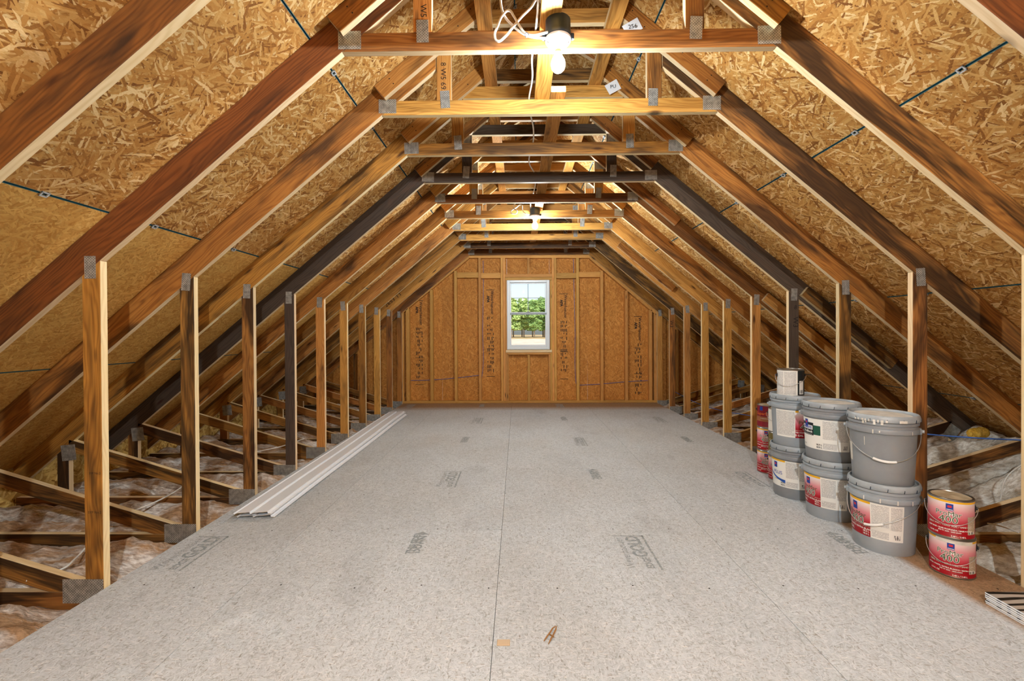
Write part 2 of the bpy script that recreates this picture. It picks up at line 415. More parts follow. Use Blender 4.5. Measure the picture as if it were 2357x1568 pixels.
def text_raw(body, size, bold=0.):
    k = (body, size, bold)
    if k not in TXT:
        cu = bpy.data.curves.new('txt', 'FONT'); cu.body = body; cu.size = size; cu.align_x = 'CENTER'; cu.align_y = 'CENTER'; cu.offset = bold; cu.resolution_u = 2
        tmp = bpy.data.objects.new('tmp', cu); COL.objects.link(tmp)
        dg = bpy.context.evaluated_depsgraph_get(); me = bpy.data.meshes.new_from_object(tmp.evaluated_get(dg))
        TXT[k] = ([v.co.copy() for v in me.vertices], [tuple(p.vertices) for p in me.polygons])
        bpy.data.objects.remove(tmp); bpy.data.curves.remove(cu); bpy.data.meshes.remove(me)
    return TXT[k]
def flat_text(name, body, size, m4, mat, parent=None, bold=0., sx=1.):
    vs_, fs = text_raw(body, size, bold)
    me = bpy.data.meshes.new(name); me.from_pydata([(v.x*sx, v.y, 0) for v in vs_], [], fs)
    return mesh_obj(name, me, [mat], parent, m4)
def lathe(name, prof, mats, parent=None, seg=48, fm=None, smooth=True):
    bm = bmesh.new(); rings = []
    for (r, z) in prof:
        if r < 1e-6: rings.append([bm.verts.new((0, 0, z))])
        else: rings.append([bm.verts.new((r*math.sin(2*math.pi*i/seg), -r*math.cos(2*math.pi*i/seg), z)) for i in range(seg)])
    for j in range(len(prof)-1):
        a, b = rings[j], rings[j+1]
        for i in range(seg):
            k = (i+1) % seg
            vs_ = [a[i % len(a)], a[k % len(a)], b[k % len(b)], b[i % len(b)]]
            u = []
            for v in vs_:
                if v not in u: u.append(v)
            if len(u) >= 3:
                f = bm.faces.new(u); f.material_index = fm[j] if fm else 0
    me = bm_mesh(name, bm, smooth)
    try: me.set_sharp_from_angle(angle=math.radians(35))
    except Exception: pass
    return mesh_obj(name, me, mats, parent)
def patch(name, Rf, a0, a1, z0, z1, mat, parent, off=.0006, nz=4, poly=None):
    """piece of a label lying on a round wall; angles in degrees, 0 faces -y"""
    n = max(2, int(abs(a1-a0)/4)); bm = bmesh.new(); g = []
    for j in range(nz+1):
        z = z0+(z1-z0)*j/nz; r = Rf(z)+off
        g.append([bm.verts.new((r*math.sin(math.radians(a0+(a1-a0)*i/n)), -r*math.cos(math.radians(a0+(a1-a0)*i/n)), z)) for i in range(n+1)])
    for j in range(nz):
        for i in range(n): bm.faces.new((g[j][i], g[j][i+1], g[j+1][i+1], g[j+1][i]))
    return mesh_obj(name, bm_mesh(name, bm, True), [mat], parent)
def cyl_text(body, size, a, z, Rf, mat, parent, off=.0014, bold=0., sx=1., name='lettering'):
    vs_, fs = text_raw(body, size, bold); out = []
    for v in vs_:
        zz = z+v.y; r = Rf(zz)+off; an = math.radians(a)+v.x*sx/Rf(z)
        out.append((r*math.sin(an), -r*math.cos(an), zz))
    me = bpy.data.meshes.new(name); me.from_pydata(out, [], fs)
    return mesh_obj(name, me, [mat], parent)

# ------------------------------------------------------------------ the setting: roof, floor, walls
RY0, RY1 = Y_REAR, Y_END+TH*0+.10
def slope_mat(side, y, u, lift=0.):
    """local x = +y world, local y = up the slope, local z = outward normal"""
    ex = Vector((0, 1, 0)); ey = Vector((-side*CS, 0, SL*CS)); ez = ex.cross(ey)
    if ez.z < 0: ex = -ex; ez = ex.cross(ey)
    p = Vector((X0+side*u, y, zt(u)))+ez*lift
    return Matrix.Translation(p) @ Matrix((ex, ey, ez)).transposed().to_4x4(), ex.y
ceiling = empty('ceiling'); ceiling['kind'] = 'structure'; ceiling['label'] = 'sloping roof deck of strand board panels on the rafters'
SEAMS = {-1: [.0, .2, 1.139, 2.08, 3.0, 4.0], 1: [.0, .613, 1.54, 2.467, 3.394, 4.0]}
GAP = .005
def panel_mesh(L, H, t=.012):
    key = ('panel', round(L, 3), round(H, 3))
    if key not in CACHE:
        bm = bmesh.new(); e = .003; yy = [-H/2, -H/2+e, H/2-e, H/2]
        lo = [[bm.verts.new((x, y, 0)) for y in yy] for x in (-L/2, L/2)]; hi = [[bm.verts.new((x, y, t)) for y in yy] for x in (-L/2, L/2)]
        for i in range(3):
            f = bm.faces.new((lo[0][i], lo[0][i+1], lo[1][i+1], lo[1][i])); f.material_index = 0 if i == 1 else 1
            bm.faces.new((hi[0][i], hi[1][i], hi[1][i+1], hi[0][i+1]))
        for i in (0, 3): f = bm.faces.new((lo[0][i], lo[1][i], hi[1][i], hi[0][i])); f.material_index = 1
        for q in (0, 1): bm.faces.new(lo[q]+hi[q][::-1])
        CACHE[key] = bm_mesh('osb_panel', bm)
    return CACHE[key]
for side in (-1, 1):
    us = SEAMS[side]
    for i in range(len(us)-1):
        ua, ub = us[i], us[i+1]; um = (ua+ub)/2; H = (ub-ua)/CS-GAP
        ys = [RY0]; k = -4+(i % 2)*2+(1 if side > 0 else 0)
        while TY(k)+.019 < RY1-.3:
            if TY(k)+.019 > RY0+.3: ys.append(TY(k)+.019)
            k += 4
        ys.append(RY1)
        for a, b in zip(ys, ys[1:]):
            m4, _ = slope_mat(side, (a+b)/2, um, .001)
            fine = (side < 0 and i >= 3)
            mesh_obj('osb_panel', panel_mesh(b-a-.004, H), ['osb_roof_fine' if fine else 'osb_roof', 'seam_blue'], ceiling, m4)
        if 0 < i:
            for k in range(0, 10):
                m4, _ = slope_mat(side, TY(k)+.019+SP*.45+random.uniform(-.03, .03), ua, -.004)
                if ('clip') not in CACHE:
                    bm = bmesh.new()
                    for (x0, x1, y0, y1) in ((-.016, .016, -.012, -.007), (-.016, .016, .007, .012), (-.016, -.010, -.012, .012), (.010, .016, -.012, .012)):
                        r = bmesh.ops.create_cube(bm, size=1)
                        for v in r['verts']: v.co = Vector(((x0+x1)/2+v.co.x*(x1-x0), (y0+y1)/2+v.co.y*(y1-y0), v.co.z*.005))
                    CACHE['clip'] = bm_mesh('panel_clip', bm)
                mesh_obj('panel_clip', CACHE['clip'], ['clip_metal'], ceiling, m4)
for side in (-1, 1):                       # roofing felt above the boards
    m4, _ = slope_mat(side, (RY0+RY1)/2, 2.05, .016)
    bm = bmesh.new(); bmesh.ops.create_cube(bm, size=1)
    for v in bm.verts: v.co = Vector((v.co.x*(RY1-RY0), v.co.y*4.12/CS, v.co.z*.004))
    mesh_obj('roofing_felt', bm_mesh('roofing_felt', bm), ['felt'], ceiling, m4)

floor = empty('floor'); floor['kind'] = 'structure'; floor['label'] = 'walkway floor of pale strand board panels between the posts'
XL, XR = X0-U_POST, X0+U_POST
FX = [XL+.004, -1.285, -.100, 1.105, XR-.004]
FPAN = {}
for c in range(4):
    ks = [-3, 1+1, 2+4] if c in (1, 3) else [0, 4, 8]
    ys = [RY0]+[TY(k)+.02 for k in ks]+[Y_END-.002]
    for a, b in zip(ys, ys[1:]):
        bm = bmesh.new(); bmesh.ops.create_cube(bm, size=1)
        L, W = b-a-.0022, FX[c+1]-FX[c]-.0022
        for v in bm.verts: v.co = Vector((v.co.x*L, v.co.y*W, v.co.z*.018))
        m4 = Matrix.Translation(((FX[c]+FX[c+1])/2, (a+b)/2, -.009)) @ Matrix.Rotation(math.pi/2, 4, 'Z')
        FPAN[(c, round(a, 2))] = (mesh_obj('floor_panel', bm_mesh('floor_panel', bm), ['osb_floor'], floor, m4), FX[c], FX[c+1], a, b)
def floor_panel_at(x, y):
    for o, x0, x1, y0, y1 in FPAN.values():
        if x0 <= x <= x1 and y0 <= y <= y1: return o
    return next(iter(FPAN.values()))[0]
bpy.context.view_layer.update()
def stamp(x, y, w, l):
    """maker's stamp: two lines of lettering reading away from the viewer, ruled on two sides. x,y = far corner by the rules"""
    p = floor_panel_at(x-.05, y-.1); inv = p.matrix_local.inverted()
    def put(cx, cy): return inv @ (Matrix.Translation((cx, cy, .0006)) @ Matrix.Rotation(math.pi/2, 4, 'Z'))
    flat_text('stamp_lettering', 'Weyerhaeuser', .062, put(x-w+.03, y-l*.52), 'stamp_ink', p, .0, l*.92/.38)
    flat_text('stamp_lettering', 'GOLD', .105, put(x-w*.38, y-l*.34), 'stamp_ink', p, .004, l*.62/.285)
    flat_text('stamp_lettering', 'EDGE', .052, put(x-w*.30, y-l*.82), 'stamp_ink', p, .002, l*.33/.145)
    for (x0, x1, y0, y1) in ((x-.012, x, y-l, y), (x-w, x, y-.008, y)):
        me = bpy.data.meshes.new('stamp_rule'); me.from_pydata([(x0, y0, .0006), (x1, y0, .0006), (x1, y1, .0006), (x0, y1, .0006)], [], [(0, 1, 2, 3)])
        mesh_obj('stamp_rule', me, ['stamp_ink'], p, inv)
def arrow(x, y, l=.27):
    p = floor_panel_at(x, y-.1); inv = p.matrix_local.inverted(); w = .036
    me = bpy.data.meshes.new('stamp_arrow'); z = .0006
    me.from_pydata([(x-w-.012, y-.04, z), (x+w+.012, y-.04, z), (x, y, z)], [], [(0, 1, 2)])
    mesh_obj('stamp_arrow', me, ['stamp_ink'], p, inv)
    for dx, s in ((-.018, 'THIS SIDE'), (.020, 'DOWN')):
        flat_text('stamp_lettering', s, .05, inv @ (Matrix.Translation((x+dx, y-.05-(l-.05)/2, z)) @ Matrix.Rotation(math.pi/2, 4, 'Z')), 'stamp_ink', p, .003, (l-.06)/(.2 if len(s) > 5 else .14)*(1 if len(s) > 5 else .8))
for s in ((.719, 2.637, .18, .38), (-1.687, 2.625, .175, .385), (-.480, 3.86, .165, .40), (.728, 5.10, .135, .38), (1.912, 3.845, .165, .385), (-.478, 6.306, .15, .42), (1.955, 6.33, .14, .40), (.73, 7.5, .14, .4), (-1.687, 7.5, .15, .4)): stamp(*s)
for s in ((-.57, 2.69), (.64, 3.925), (-.585, 5.15), (1.85, 5.145), (1.825, 2.69), (.63, 6.37), (-.58, 7.5)): arrow(*s)
# nail heads along the joists
nb = None
for k in (2, 4, 3, 1, 5):
    for i in range(13):
        x = XL+.12+i*(XR-XL-.24)/12+random.uniform(-.05, .05); y = TY(k)+.02+random.choice((-.012, .012))
        if nb is None:
            bm = bmesh.new(); bmesh.ops.create_circle(bm, cap_ends=True, segments=8, radius=.0045); nb = bm_mesh('nail_head', bm)
        p = floor_panel_at(x, y); mesh_obj('nail_head', nb, ['stamp_dark'], p, p.matrix_local.inverted() @ Matrix.Translation((x, y, .0007)))
low = box('floor_underside', (X0-4.1, RY0, -.30), (X0+4.1, RY1, -.27), ['drywall'], None, 0, 0); low['kind'] = 'structure'

for side, nm in ((-1, 'wall_left'), (1, 'wall_right')):
    x = X0+side*3.93
    w = empty(nm); w['kind'] = 'structure'
    for k in range(-4, 11):
        y0 = TY(k)+.019 if k > -4 else RY0; y1 = TY(k+1)+.0185 if k < 10 else RY1
        box('blocking_panel', (x-.006, y0, -.27), (x+.006, y1, zt(3.93)-.012), ['osb_eave'], w, 1, 0)

def zroof(x): return zt(abs(x-X0))
def gable(name, Y, xs, hole=None, mat='osb_wall'):
    w = empty(name); w['kind'] = 'structure'
    for a, b in zip(xs, xs[1:]):
        pts = [(a, zroof(a)-.003)]+([(X0, zroof(X0)-.003)] if a < X0 < b else [])+[(b, zroof(b)-.003)]
        a2, b2 = a+.0015, b-.0015
        if hole and a >= hole[0]-.01 and b <= hole[1]+.01:
            prism('osb_panel', rect(a2, b2, -.27, hole[2]), Y, Y+.012, (1, 0), [mat, mat], w, bevel=0)
            prism('osb_panel', [(a2, hole[3]), (b2, hole[3])]+pts[::-1], Y, Y+.012, (1, 0), [mat, mat], w, bevel=0)
        else:
            prism('osb_panel', [(a2, -.27), (b2, -.27)]+pts[::-1], Y, Y+.012, (1, 0), [mat, mat], w, bevel=0)
    return w
WX0, WZ1 = unp(1166, 643, Y_END); WX1, WZ0 = unp(1266, 805, Y_END)
Y_OSB = Y_END+.089
wall_end = gable('wall_back', Y_OSB, [X0-3.9, -2.5, -1.28, -.62, WX0, WX1, 1.18, 2.4, X0+3.9], (WX0, WX1, WZ0, WZ1))
wall_rear = gable('wall_front', RY0-.012, [X0-3.95, -2.4, -1.2, 0, 1.2, 2.4, X0+3.95])

# framing of the window wall
def stud(px0, px1, pz0, pz1, name='stud', mats=('pine_stud', 'pine_stud'), d=(0, 1), key=None):
    x0, _ = unp(px0, 800, Y_END); x1, _ = unp(px1, 800, Y_END)
    if isinstance(pz0, str): z0 = float(pz0)
    else: z0 = unp((px0+px1)/2, pz0, Y_END)[1]
    z1 = unp((px0+px1)/2, pz1, Y_END)[1] if not isinstance(pz1, str) else float(pz1)
    return prism(name, rect(x0, x1, z0, z1), Y_END, Y_END+.0885, d, mats, wall_end, bevel=.0015)
def sl_y(px):                                  # underside of the sloped plate in the picture
    if px < 1080: return 716+8+(px-921)*(592-716)/(1079-921)
    if px > 1356: return 592+8+(px-1357)*(718-592)/(1513-1357)
    return 594
PZ = '.038'
for a, b in ((923.8, 929.5), (934.5, 942.5), (990, 996.8), (1046, 1052.4), (1102, 1107.8), (1153.2, 1158.2), (1158.6, 1163.6), (1271, 1276), (1276.3, 1281.2), (1327, 1333.4), (1382.4, 1389), (1439, 1445.4), (1494, 1501), (1505.5, 1512)):
    stud(a, b, PZ, sl_y((a+b)/2))
stud(1163.8, 1167, PZ, 645); stud(1267, 1270.8, PZ, 645)           # jacks
for a, b in ((1214.6, 1219.8),): stud(a, b, PZ, 815, 'cripple_stud'); stud(a, b, 632, 594, 'cripple_stud')
stud(1167.2, 1170.6, PZ, 815, 'cripple_stud'); stud(1263, 1266.8, PZ, 815, 'cripple_stud')
for a, b, y0, y1, n in ((1163.6, 1271, 638, 631, 'header'), (1163.6, 1271, 645, 638.4, 'header'), (1167, 1267.2, 816.5, 811.5, 'sill_plate'),
                     (1052.6, 1101.8, 639.5, 627, 'blocking'), (1108, 1153, 640.5, 628.5, 'blocking'), (1281.4, 1326.8, 640.5, 628.5, 'blocking'), (1333.6, 1382.2, 638, 626, 'blocking')):
    stud(a, b, y0, y1, n, d=(1, 0))
xw0, _ = unp(923, 900, Y_END); xw1, _ = unp(1512.5, 900, Y_END)
prism('bottom_plate', rect(xw0, xw1, 0, .038), Y_END, Y_END+.0885, (1, 0), ('pine_stud', 'pine_stud'), wall_end)
pa = unp(1079, 586.5, Y_END); pb = unp(1357, 586.5, Y_END); pc = unp(1079, 594, Y_END); pd = unp(1357, 594, Y_END)
prism('top_plate', [pc, pd, pb, pa], Y_END, Y_END+.0885, (1, 0), ('pine_stud', 'pine_stud'), wall_end)
for q in (((921, 716), (1079, 587), (1079, 595.5), (923, 724)), ((1513, 718), (1357, 587), (1357, 595.5), (1511, 726))):
    P = [unp(x, y, Y_END) for x, y in q]
    prism('sloped_plate', P, Y_END, Y_END+.0885, (P[1][0]-P[0][0], P[1][1]-P[0][1]), ('pine_stud', 'pine_stud'), wall_end)
for px in (868, 816, 1560, 1622, 1690):      # gable studs out in the eaves
    x, _ = unp(px, 800, Y_END); prism('stud', rect(x-.019, x+.019, -.018, zb(abs(x-X0))-.01), Y_END, Y_END+.0885, (0, 1), ('pine_orange', 'pine_orange'), wall_end)
def wall_print(px, y0, y1):
    """black printing running up the boards"""
    x, zt_ = unp(px, y0, Y_OSB); _, zb_ = unp(px, y1, Y_OSB); L = zt_-zb_
    R = Matrix.Rotation(math.pi/2, 4, 'X'); Q = Matrix.Rotation(-math.pi/2, 4, 'Z')
    def put(xx, zz): return Matrix.Translation((xx, Y_OSB-.0008, zz)) @ R @ Q
    flat_text('panel_lettering', 'Weyerhaeuser', .07, put(x+.02, zt_-.22), 'stamp_dark', wall_end, .001, .95)
    flat_text('panel_lettering', 'APA', .06, put(x-.05, zt_-.16), 'stamp_dark', wall_end, .003, 1.)
    rnd = random.Random(px); z = zt_-.46
    me = bpy.data.meshes.new('panel_lettering'); V = []; Fc = []
    def q(x0, x1, z0, z1):
        n = len(V); V.extend([(x0, Y_OSB-.0008, z0), (x1, Y_OSB-.0008, z0), (x1, Y_OSB-.0008, z1), (x0, Y_OSB-.0008, z1)]); Fc.append((n, n+1, n+2, n+3))
    while z > zb_+.1:
        for dx in (-.058, -.034, -.010, .014, .036):
            if rnd.random() < .62: q(x+dx-.006, x+dx+.006, z-rnd.uniform(.02, .06), z)
        z -= .068
    for zz in (zt_, zt_-L*.68, zb_): q(x-.08, x+.06, zz-.008, zz)
    me.from_pydata(V, [], Fc); o = mesh_obj('panel_lettering', me, ['stamp_dark'], wall_end); o['kind'] = 'stuff'
for a in ((966, 692, 885), (1130, 667, 866), (1299, 676, 872), (1470, 728, 922)): wall_print(*a)

# ------------------------------------------------------------------ window
win = empty('window_1', ((WX0+WX1)/2, Y_END, WZ0)); win['kind'] = 'structure'; win['label'] = 'white double-hung window in the end wall'
def wpx(px, py): return unp(px, py, Y_END+.03)
def bar(name, x0, x1, z0, z1, y0, y1, mat='vinyl_window', parent=None):
    par = parent or win
    o = prism(name, rect(min(x0, x1), max(x0, x1), min(z0, z1), max(z0, z1)), y0, y1, (1, 0) if abs(x1-x0) > abs(z1-z0) else (0, 1), (mat, mat), None, bevel=.003)
    o.parent = par
    o.matrix_parent_inverse = par.matrix_world.inverted() if par is not win else Matrix.Translation(win.location).inverted()
    return o
fx0, fz1 = WX0+.003, WZ1-.003; fx1, fz0 = WX1-.003, WZ0+.003
fw = .05; ya, yb = Y_END+.004, Y_END+.10
fr = [('frame', fx0, fx0+fw, fz0, fz1), ('frame', fx1-fw, fx1, fz0, fz1), ('frame', fx0+fw, fx1-fw, fz1-fw, fz1), ('frame', fx0+fw, fx1-fw, fz0, fz0+fw)]
for n, a, b, c, d in fr: bar(n, a, b, c, d, ya, yb)
for n, a, b, c, d in (('frame', fx0+.012, fx0+.018, fz0+.012, fz1-.012), ('frame', fx1-.018, fx1-.012, fz0+.012, fz1-.012), ('frame', fx0+.018, fx1-.018, fz1-.018, fz1-.012), ('frame', fx0+.018, fx1-.018, fz0+.012, fz0+.018)): bar(n, a, b, c, d, ya-.006, ya-.0005)
zm = wpx(1215, 722)[1]
ix0, ix1 = fx0+fw, fx1-fw; sw = .022
def sash(z0, z1, y0, y1, rail_lo, rail_hi, lo_mat):
    bar('sash', ix0, ix0+sw, z0, z1, y0, y1); bar('sash', ix1-sw, ix1, z0, z1, y0, y1)
    bar('sash', ix0+sw, ix1-sw, z1-rail_hi, z1, y0, y1, lo_mat if lo_mat == 'top' and False else 'vinyl_window')
    bar('sash', ix0+sw, ix1-sw, z0, z0+rail_lo, y0, y1)
    bar('pane', ix0+sw, ix1-sw, z0+rail_lo, z1-rail_hi, (y0+y1)/2-.002, (y0+y1)/2+.002, 'window_glass')
sash(zm-.004, fz1-fw, Y_END+.058, Y_END+.084, .03, .022, None)
sash(fz0+fw, zm+.018, Y_END+.024, Y_END+.050, .03, .036, None)
uz0, uz1 = zm+.026, fz1-fw-.022
mx = (ix0+ix1)/2
bar('muntin', mx-.006, mx+.006, uz0, uz1, Y_END+.066, Y_END+.0685, 'window_grey'); bar('muntin', ix0+sw, ix1-sw, (uz0+uz1)/2-.005, (uz0+uz1)/2+.005, Y_END+.066, Y_END+.0685, 'window_grey')
bar('rail_strip', ix0+.002, ix1-.002, zm-.020, zm+.012, Y_END+.019, Y_END+.0235, 'window_grey')
bar('sash_lock', mx-.03, mx+.03, zm+.018, zm+.030, Y_END+.012, Y_END+.046, 'window_grey'); bar('sash_lock', mx-.012, mx+.012, zm+.030, zm+.038, Y_END+.014, Y_END+.04, 'window_grey')
bar('sill', unp(1164.5, 805, Y_END)[0], unp(1270.5, 805, Y_END)[0], WZ0-.045, WZ0-.002, Y_END-.014, Y_END+.088, 'pine_edge')

# ------------------------------------------------------------------ roof trusses
ORD = {10: 'first', 9: 'second', 8: 'third', 7: 'fourth', 6: 'fifth', 5: 'sixth', 4: 'seventh', 3: 'eighth', 2: 'ninth', 1: 'tenth', 0: 'eleventh', -1: 'twelfth', -2: 'thirteenth', -3: 'fourteenth', -4: 'fifteenth'}
TLAB = {k: 'orange-brown timber roof truss with galvanised plates, %s from the window wall' % ORD[k] for k in KS}
TLAB[1] = 'roof truss carrying the big bulb and cable coil, tenth from the window wall'
TLAB[4] = 'dark grey-brown weathered roof truss, seventh from the window wall'
TLAB[6] = 'golden roof truss carrying the farther lamp, fifth from the window wall'
TLAB[10] = 'timber roof truss set against the framed window wall'
TLAB[-4] = 'roof truss carrying an unseen added fill lamp, fifteenth from the window wall'
def P(side, u, z): return (X0+side*u, z)
def plate(t, cx, cz, w, h, y, tilt=0.):
    prism('connector_plate', rect(cx-w/2, cx+w/2, cz-h/2, cz+h/2), y-.0022, y-.0004, (1, 0), ('galvanised', 'galvanised'), t, key=('plate', round(w, 3), round(h, 3)), bevel=0, tilt=tilt)
RAFT = {-1: {0: 'pine_brown', 1: 'pine_brown', 2: 'pine_orange', 3: 'pine_orange', 4: 'pine_dark', 5: 'pine_orange', 6: 'pine_orange', 7: 'pine_gold', 8: 'pine_orange', 9: 'pine_gold', 10: 'pine_orange'},
        1: {0: 'pine_brown', 1: 'pine_stained', 2: 'pine_stained', 3: 'pine_orange', 4: 'pine_dark', 5: 'pine_brown', 6: 'pine_orange', 7: 'pine_gold', 8: 'pine_gold', 9: 'pine_stained', 10: 'pine_orange'}}
POST = {-1: {1: 'pine_orange', 2: 'pine_stained', 3: 'pine_stained', 4: 'pine_dark', 5: 'pine_gold'}, 1: {1: 'pine_orange', 2: 'pine_stained', 3: 'pine_stained', 4: 'pine_dark', 5: 'pine_gold'}}
COLL = {1: 'pine_orange', 2: 'pine_gold', 3: 'pine_orange', 4: 'pine_dark', 5: 'pine_brown', 6: 'pine_orange', 7: 'pine_gold', 8: 'pine_gold', 9: 'pine_stained', 10: 'pine_brown'}
U_TAIL = 3.915
for k in KS:
    Y = TY(k); t = empty('roof_truss', (X0, Y, -.26)); tag(t, TLAB[k], 'roof truss', 'roof trusses'); rnd = random.Random(k*13+5)
    inv = Matrix.Translation(t.location).inverted()
    made = []
    def pr(name, poly, d, mats, key, y0=Y, y1=Y+TH, bevel=.002):
        o = prism(name, poly, y0, y1, d, mats, None, key=key, bevel=bevel); o.parent = t; o.matrix_parent_inverse = inv; return o
    def pl(cx, cz, w, h, y=Y, tilt=0.):
        o = prism('connector_plate', rect(cx-w/2, cx+w/2, cz-h/2, cz+h/2), y-.0022, y-.0004, (1, 0), ('galvanised', 'galvanised'), None, key=('plate', round(w, 3), round(h, 3)), bevel=0, tilt=tilt)
        o.parent = t; o.matrix_parent_inverse = inv; return o
    E = 'pine_edge'
    cm = COLL.get(k, 'pine_orange')
    pr('collar_tie', [P(-1, U_COL-.004, Z_COL), P(1, U_COL-.004, Z_COL), P(1, U_COL-W4/SL*.98-.004, Z_CT), P(-1, U_COL-W4/SL*.98-.004, Z_CT)], (1, 0), (cm, E if k != 4 else 'pine_edge'), 'collar')
    fm = rnd.choice(('pine_orange', 'pine_gold', 'pine_stained')) if k != 4 else 'pine_dark'
    pr('flat_chord', [P(-1, .70, Z_F0), P(1, .70, Z_F0), P(1, .622, Z_F1), P(-1, .622, Z_F1)], (1, 0), (fm, E), 'flat')
    pr('cap_chord', [P(-1, .569, Z_P1), P(1, .569, Z_P1), P(1, .47, Z_K1), P(-1, .47, Z_K1)], (1, 0), (rnd.choice(('pine_orange', 'pine_gold', 'pine_stained')), E), 'cap')
    bc = pr('bottom_chord', rect(X0-3.9, X0+3.9, -.255, -.0185), (1, 0), ('pine_stained', 'pine_edge'), 'bottom')
    for s in (-1, 1):
        rm = RAFT[s].get(k, 'pine_orange'); pm = POST[s].get(k, rnd.choice(('pine_gold', 'pine_gold', 'pine_orange')))
        ue = .668
        pr('rafter', [P(s, U_TAIL, zb(U_TAIL)), P(s, ue, zb(ue)), P(s, ue, Z_F0-.002), P(s, .702, Z_F0-.002), P(s, (zt(0)-Z_F1)/SL+.004, zt((zt(0)-Z_F1)/SL+.004)), P(s, U_TAIL, zt(U_TAIL))], (s*CS, -SL*CS), (rm, E), 'rafter%d' % s)
        u9 = .569
        pr('cap_rafter', [P(s, u9, zt(u9)), P(s, 0, zt(0)), P(s, 0, zt(0)-.109), P(s, .47, Z_K1)], (s*CS, -SL*CS), (rm if k != 4 else 'pine_orange', E), 'caprafter%d' % s, Y+.0005, Y+TH)
        xa, xb = sorted((X0+s*U_POST, X0+s*(U_POST+W4)))
        pr('knee_post', [(xa, -.017), (xb, -.017), (xb, zb(abs(xb-X0))-.001), (xa, zb(abs(xa-X0))-.001)], (0, 1), (pm, E), 'post%d' % s)
        w5 = 'pine_dark' if k == 4 else rnd.choice(('pine_orange', 'pine_gold'))
        pr('hanger_post', rect(X0+s*.62-W4/2, X0+s*.62+W4/2, Z_CT+.001, Z_F0-.001), (0, 1), (w5, E), 'w5%d' % s)
        wm = 'pine_stained' if k < 5 else 'pine_orange'
        za = lambda u: .054+.30*(u-2.31)
        pr('web', [P(s, U_POST+W4+.002, -.017), P(s, U_POST+W4+.002, za(U_POST+W4)), P(s, 3.50, za(3.50)), P(s, 3.50, za(3.5)-.087), P(s, 2.38, -.017)], (s, .3), (wm, E), 'web%d' % s)
        pr('heel_post', [P(s, 3.502, -.017), P(s, 3.502, zb(3.502)-.001), P(s, 3.502+W4, zb(3.502+W4)-.001), P(s, 3.502+W4, -.017)], (0, 1), (wm, E), 'heel%d' % s)
        # scab board nailed over the joint of rafter and cap
        ul = 1.06+rnd.uniform(-.05, .05); uh = .44+rnd.uniform(-.03, .03)
        if k == 5 and s == 1: ul = 1.42
        if k == 8 and s == 1: ul = 2.0; uh = 1.25
        key = 'scab%d_%d' % (s, k)
        n = Vector((-s*SL*CS, -CS)); w = .092
        a = Vector(P(s, ul, zt(ul)-.002)); b = Vector(P(s, uh, zt(uh)-.002))
        if k != 10 or True:
            o = pr('scab_board', [tuple(a), tuple(b), tuple(b+n*w), tuple(a+n*w)], (s*CS, -SL*CS), (rnd.choice(('pine_gold', 'pine_orange')) if k not in (0, 1) else 'pine_orange', E), key, Y-TH, Y-.0005)
            for q in ((.12, .3), (.12, .7), (.4, .35), (.75, .6), (.9, .3)):
                pt = a+(b-a)*q[0]+n*w*q[1]
                me = CACHE.get('nail')
                if me is None:
                    bm = bmesh.new(); bmesh.ops.create_circle(bm, cap_ends=True, segments=8, radius=.004); me = bm_mesh('nail_head', bm); CACHE['nail'] = me
                if -1 < k < 5:
                    h = mesh_obj('nail_head', me, ['stamp_dark'], o)
                    h.matrix_parent_inverse = o.matrix_basis.inverted()
                    h.matrix_basis = Matrix.Translation((pt[0], Y-TH-.0006, pt[1])) @ Matrix.Rotation(math.pi/2, 4, 'X')
        if s == 1 and k in (4, 5):
            a = Vector(P(s, 3.02, zt(3.02)-.03)); b = Vector(P(s, 2.27, zt(2.27)-.03))
            pr('scab_board', [tuple(a), tuple(b), tuple(b+n*w), tuple(a+n*w)], (s*CS, -SL*CS), ('pine_gold' if k == 5 else 'pine_stained', E), 'lowscab', Y-TH, Y-.0005)
        # plates
        pl(X0+s*.955, Z_COL+.052, .104, .082, tilt=rnd.uniform(-.05, .05))
        pl(X0+s*.62+rnd.uniform(-.015, .015), Z_CT+.004, .055, .102, tilt=rnd.uniform(-.08, .08))
        pl(X0+s*.635, Z_F0-.01, .10, .15 if k > 3 else .10, tilt=0)
        pl(X0+s*(U_POST+.045), zb(U_POST+.045)+.005, .052, .104, tilt=rnd.uniform(-.08, .08))
        pl(X0+s*(U_POST+.095), -.012, .19, .112, tilt=0)
        pl(X0+s*3.50, zb(3.5)-.06, .105, .115, tilt=s*.1 if not (k == 4 and s == 1) else .62)
# marks written on the wood
def mark(body, px, py, Y, size, rot=0., mat='stamp_dark', truss=None, name='lettering', sx=1.):
    x, z = unp(px, py, Y-.001)
    o = flat_text(name, body, size, None, mat, None, 0, sx)
    par = truss; o.parent = par; o.matrix_parent_inverse = Matrix.Translation(par.location).inverted()
    o.matrix_basis = Matrix.Translation((x, Y-.0012, z)) @ Matrix.Rotation(math.pi/2, 4, 'X') @ Matrix.Rotation(rot, 4, 'Z')
    return o
TR = sorted([o for o in bpy.data.objects if o.name.startswith('roof_truss')], key=lambda o: o.location.y)
TRK = {k: TR[i] for i, k in enumerate(KS)}
mark('8', 1831, 708, TY(4), .05, -.2, truss=TRK[4]); mark('W3', 1831, 742, TY(4), .06, -math.pi/2, truss=TRK[4])
mark('W3', 1546, 746, TY(9), .07, -math.pi/2, truss=TRK[9])
mark('8 W5 69', 1020, 175, TY(2), .045, -math.pi/2, truss=TRK[2]); mark('W5', 974, 25, TY(1), .04, -math.pi/2, truss=TRK[1])
mark('2653 T1', 905, 690, TY(9), .085, .68, truss=TRK[9], sx=1.1)
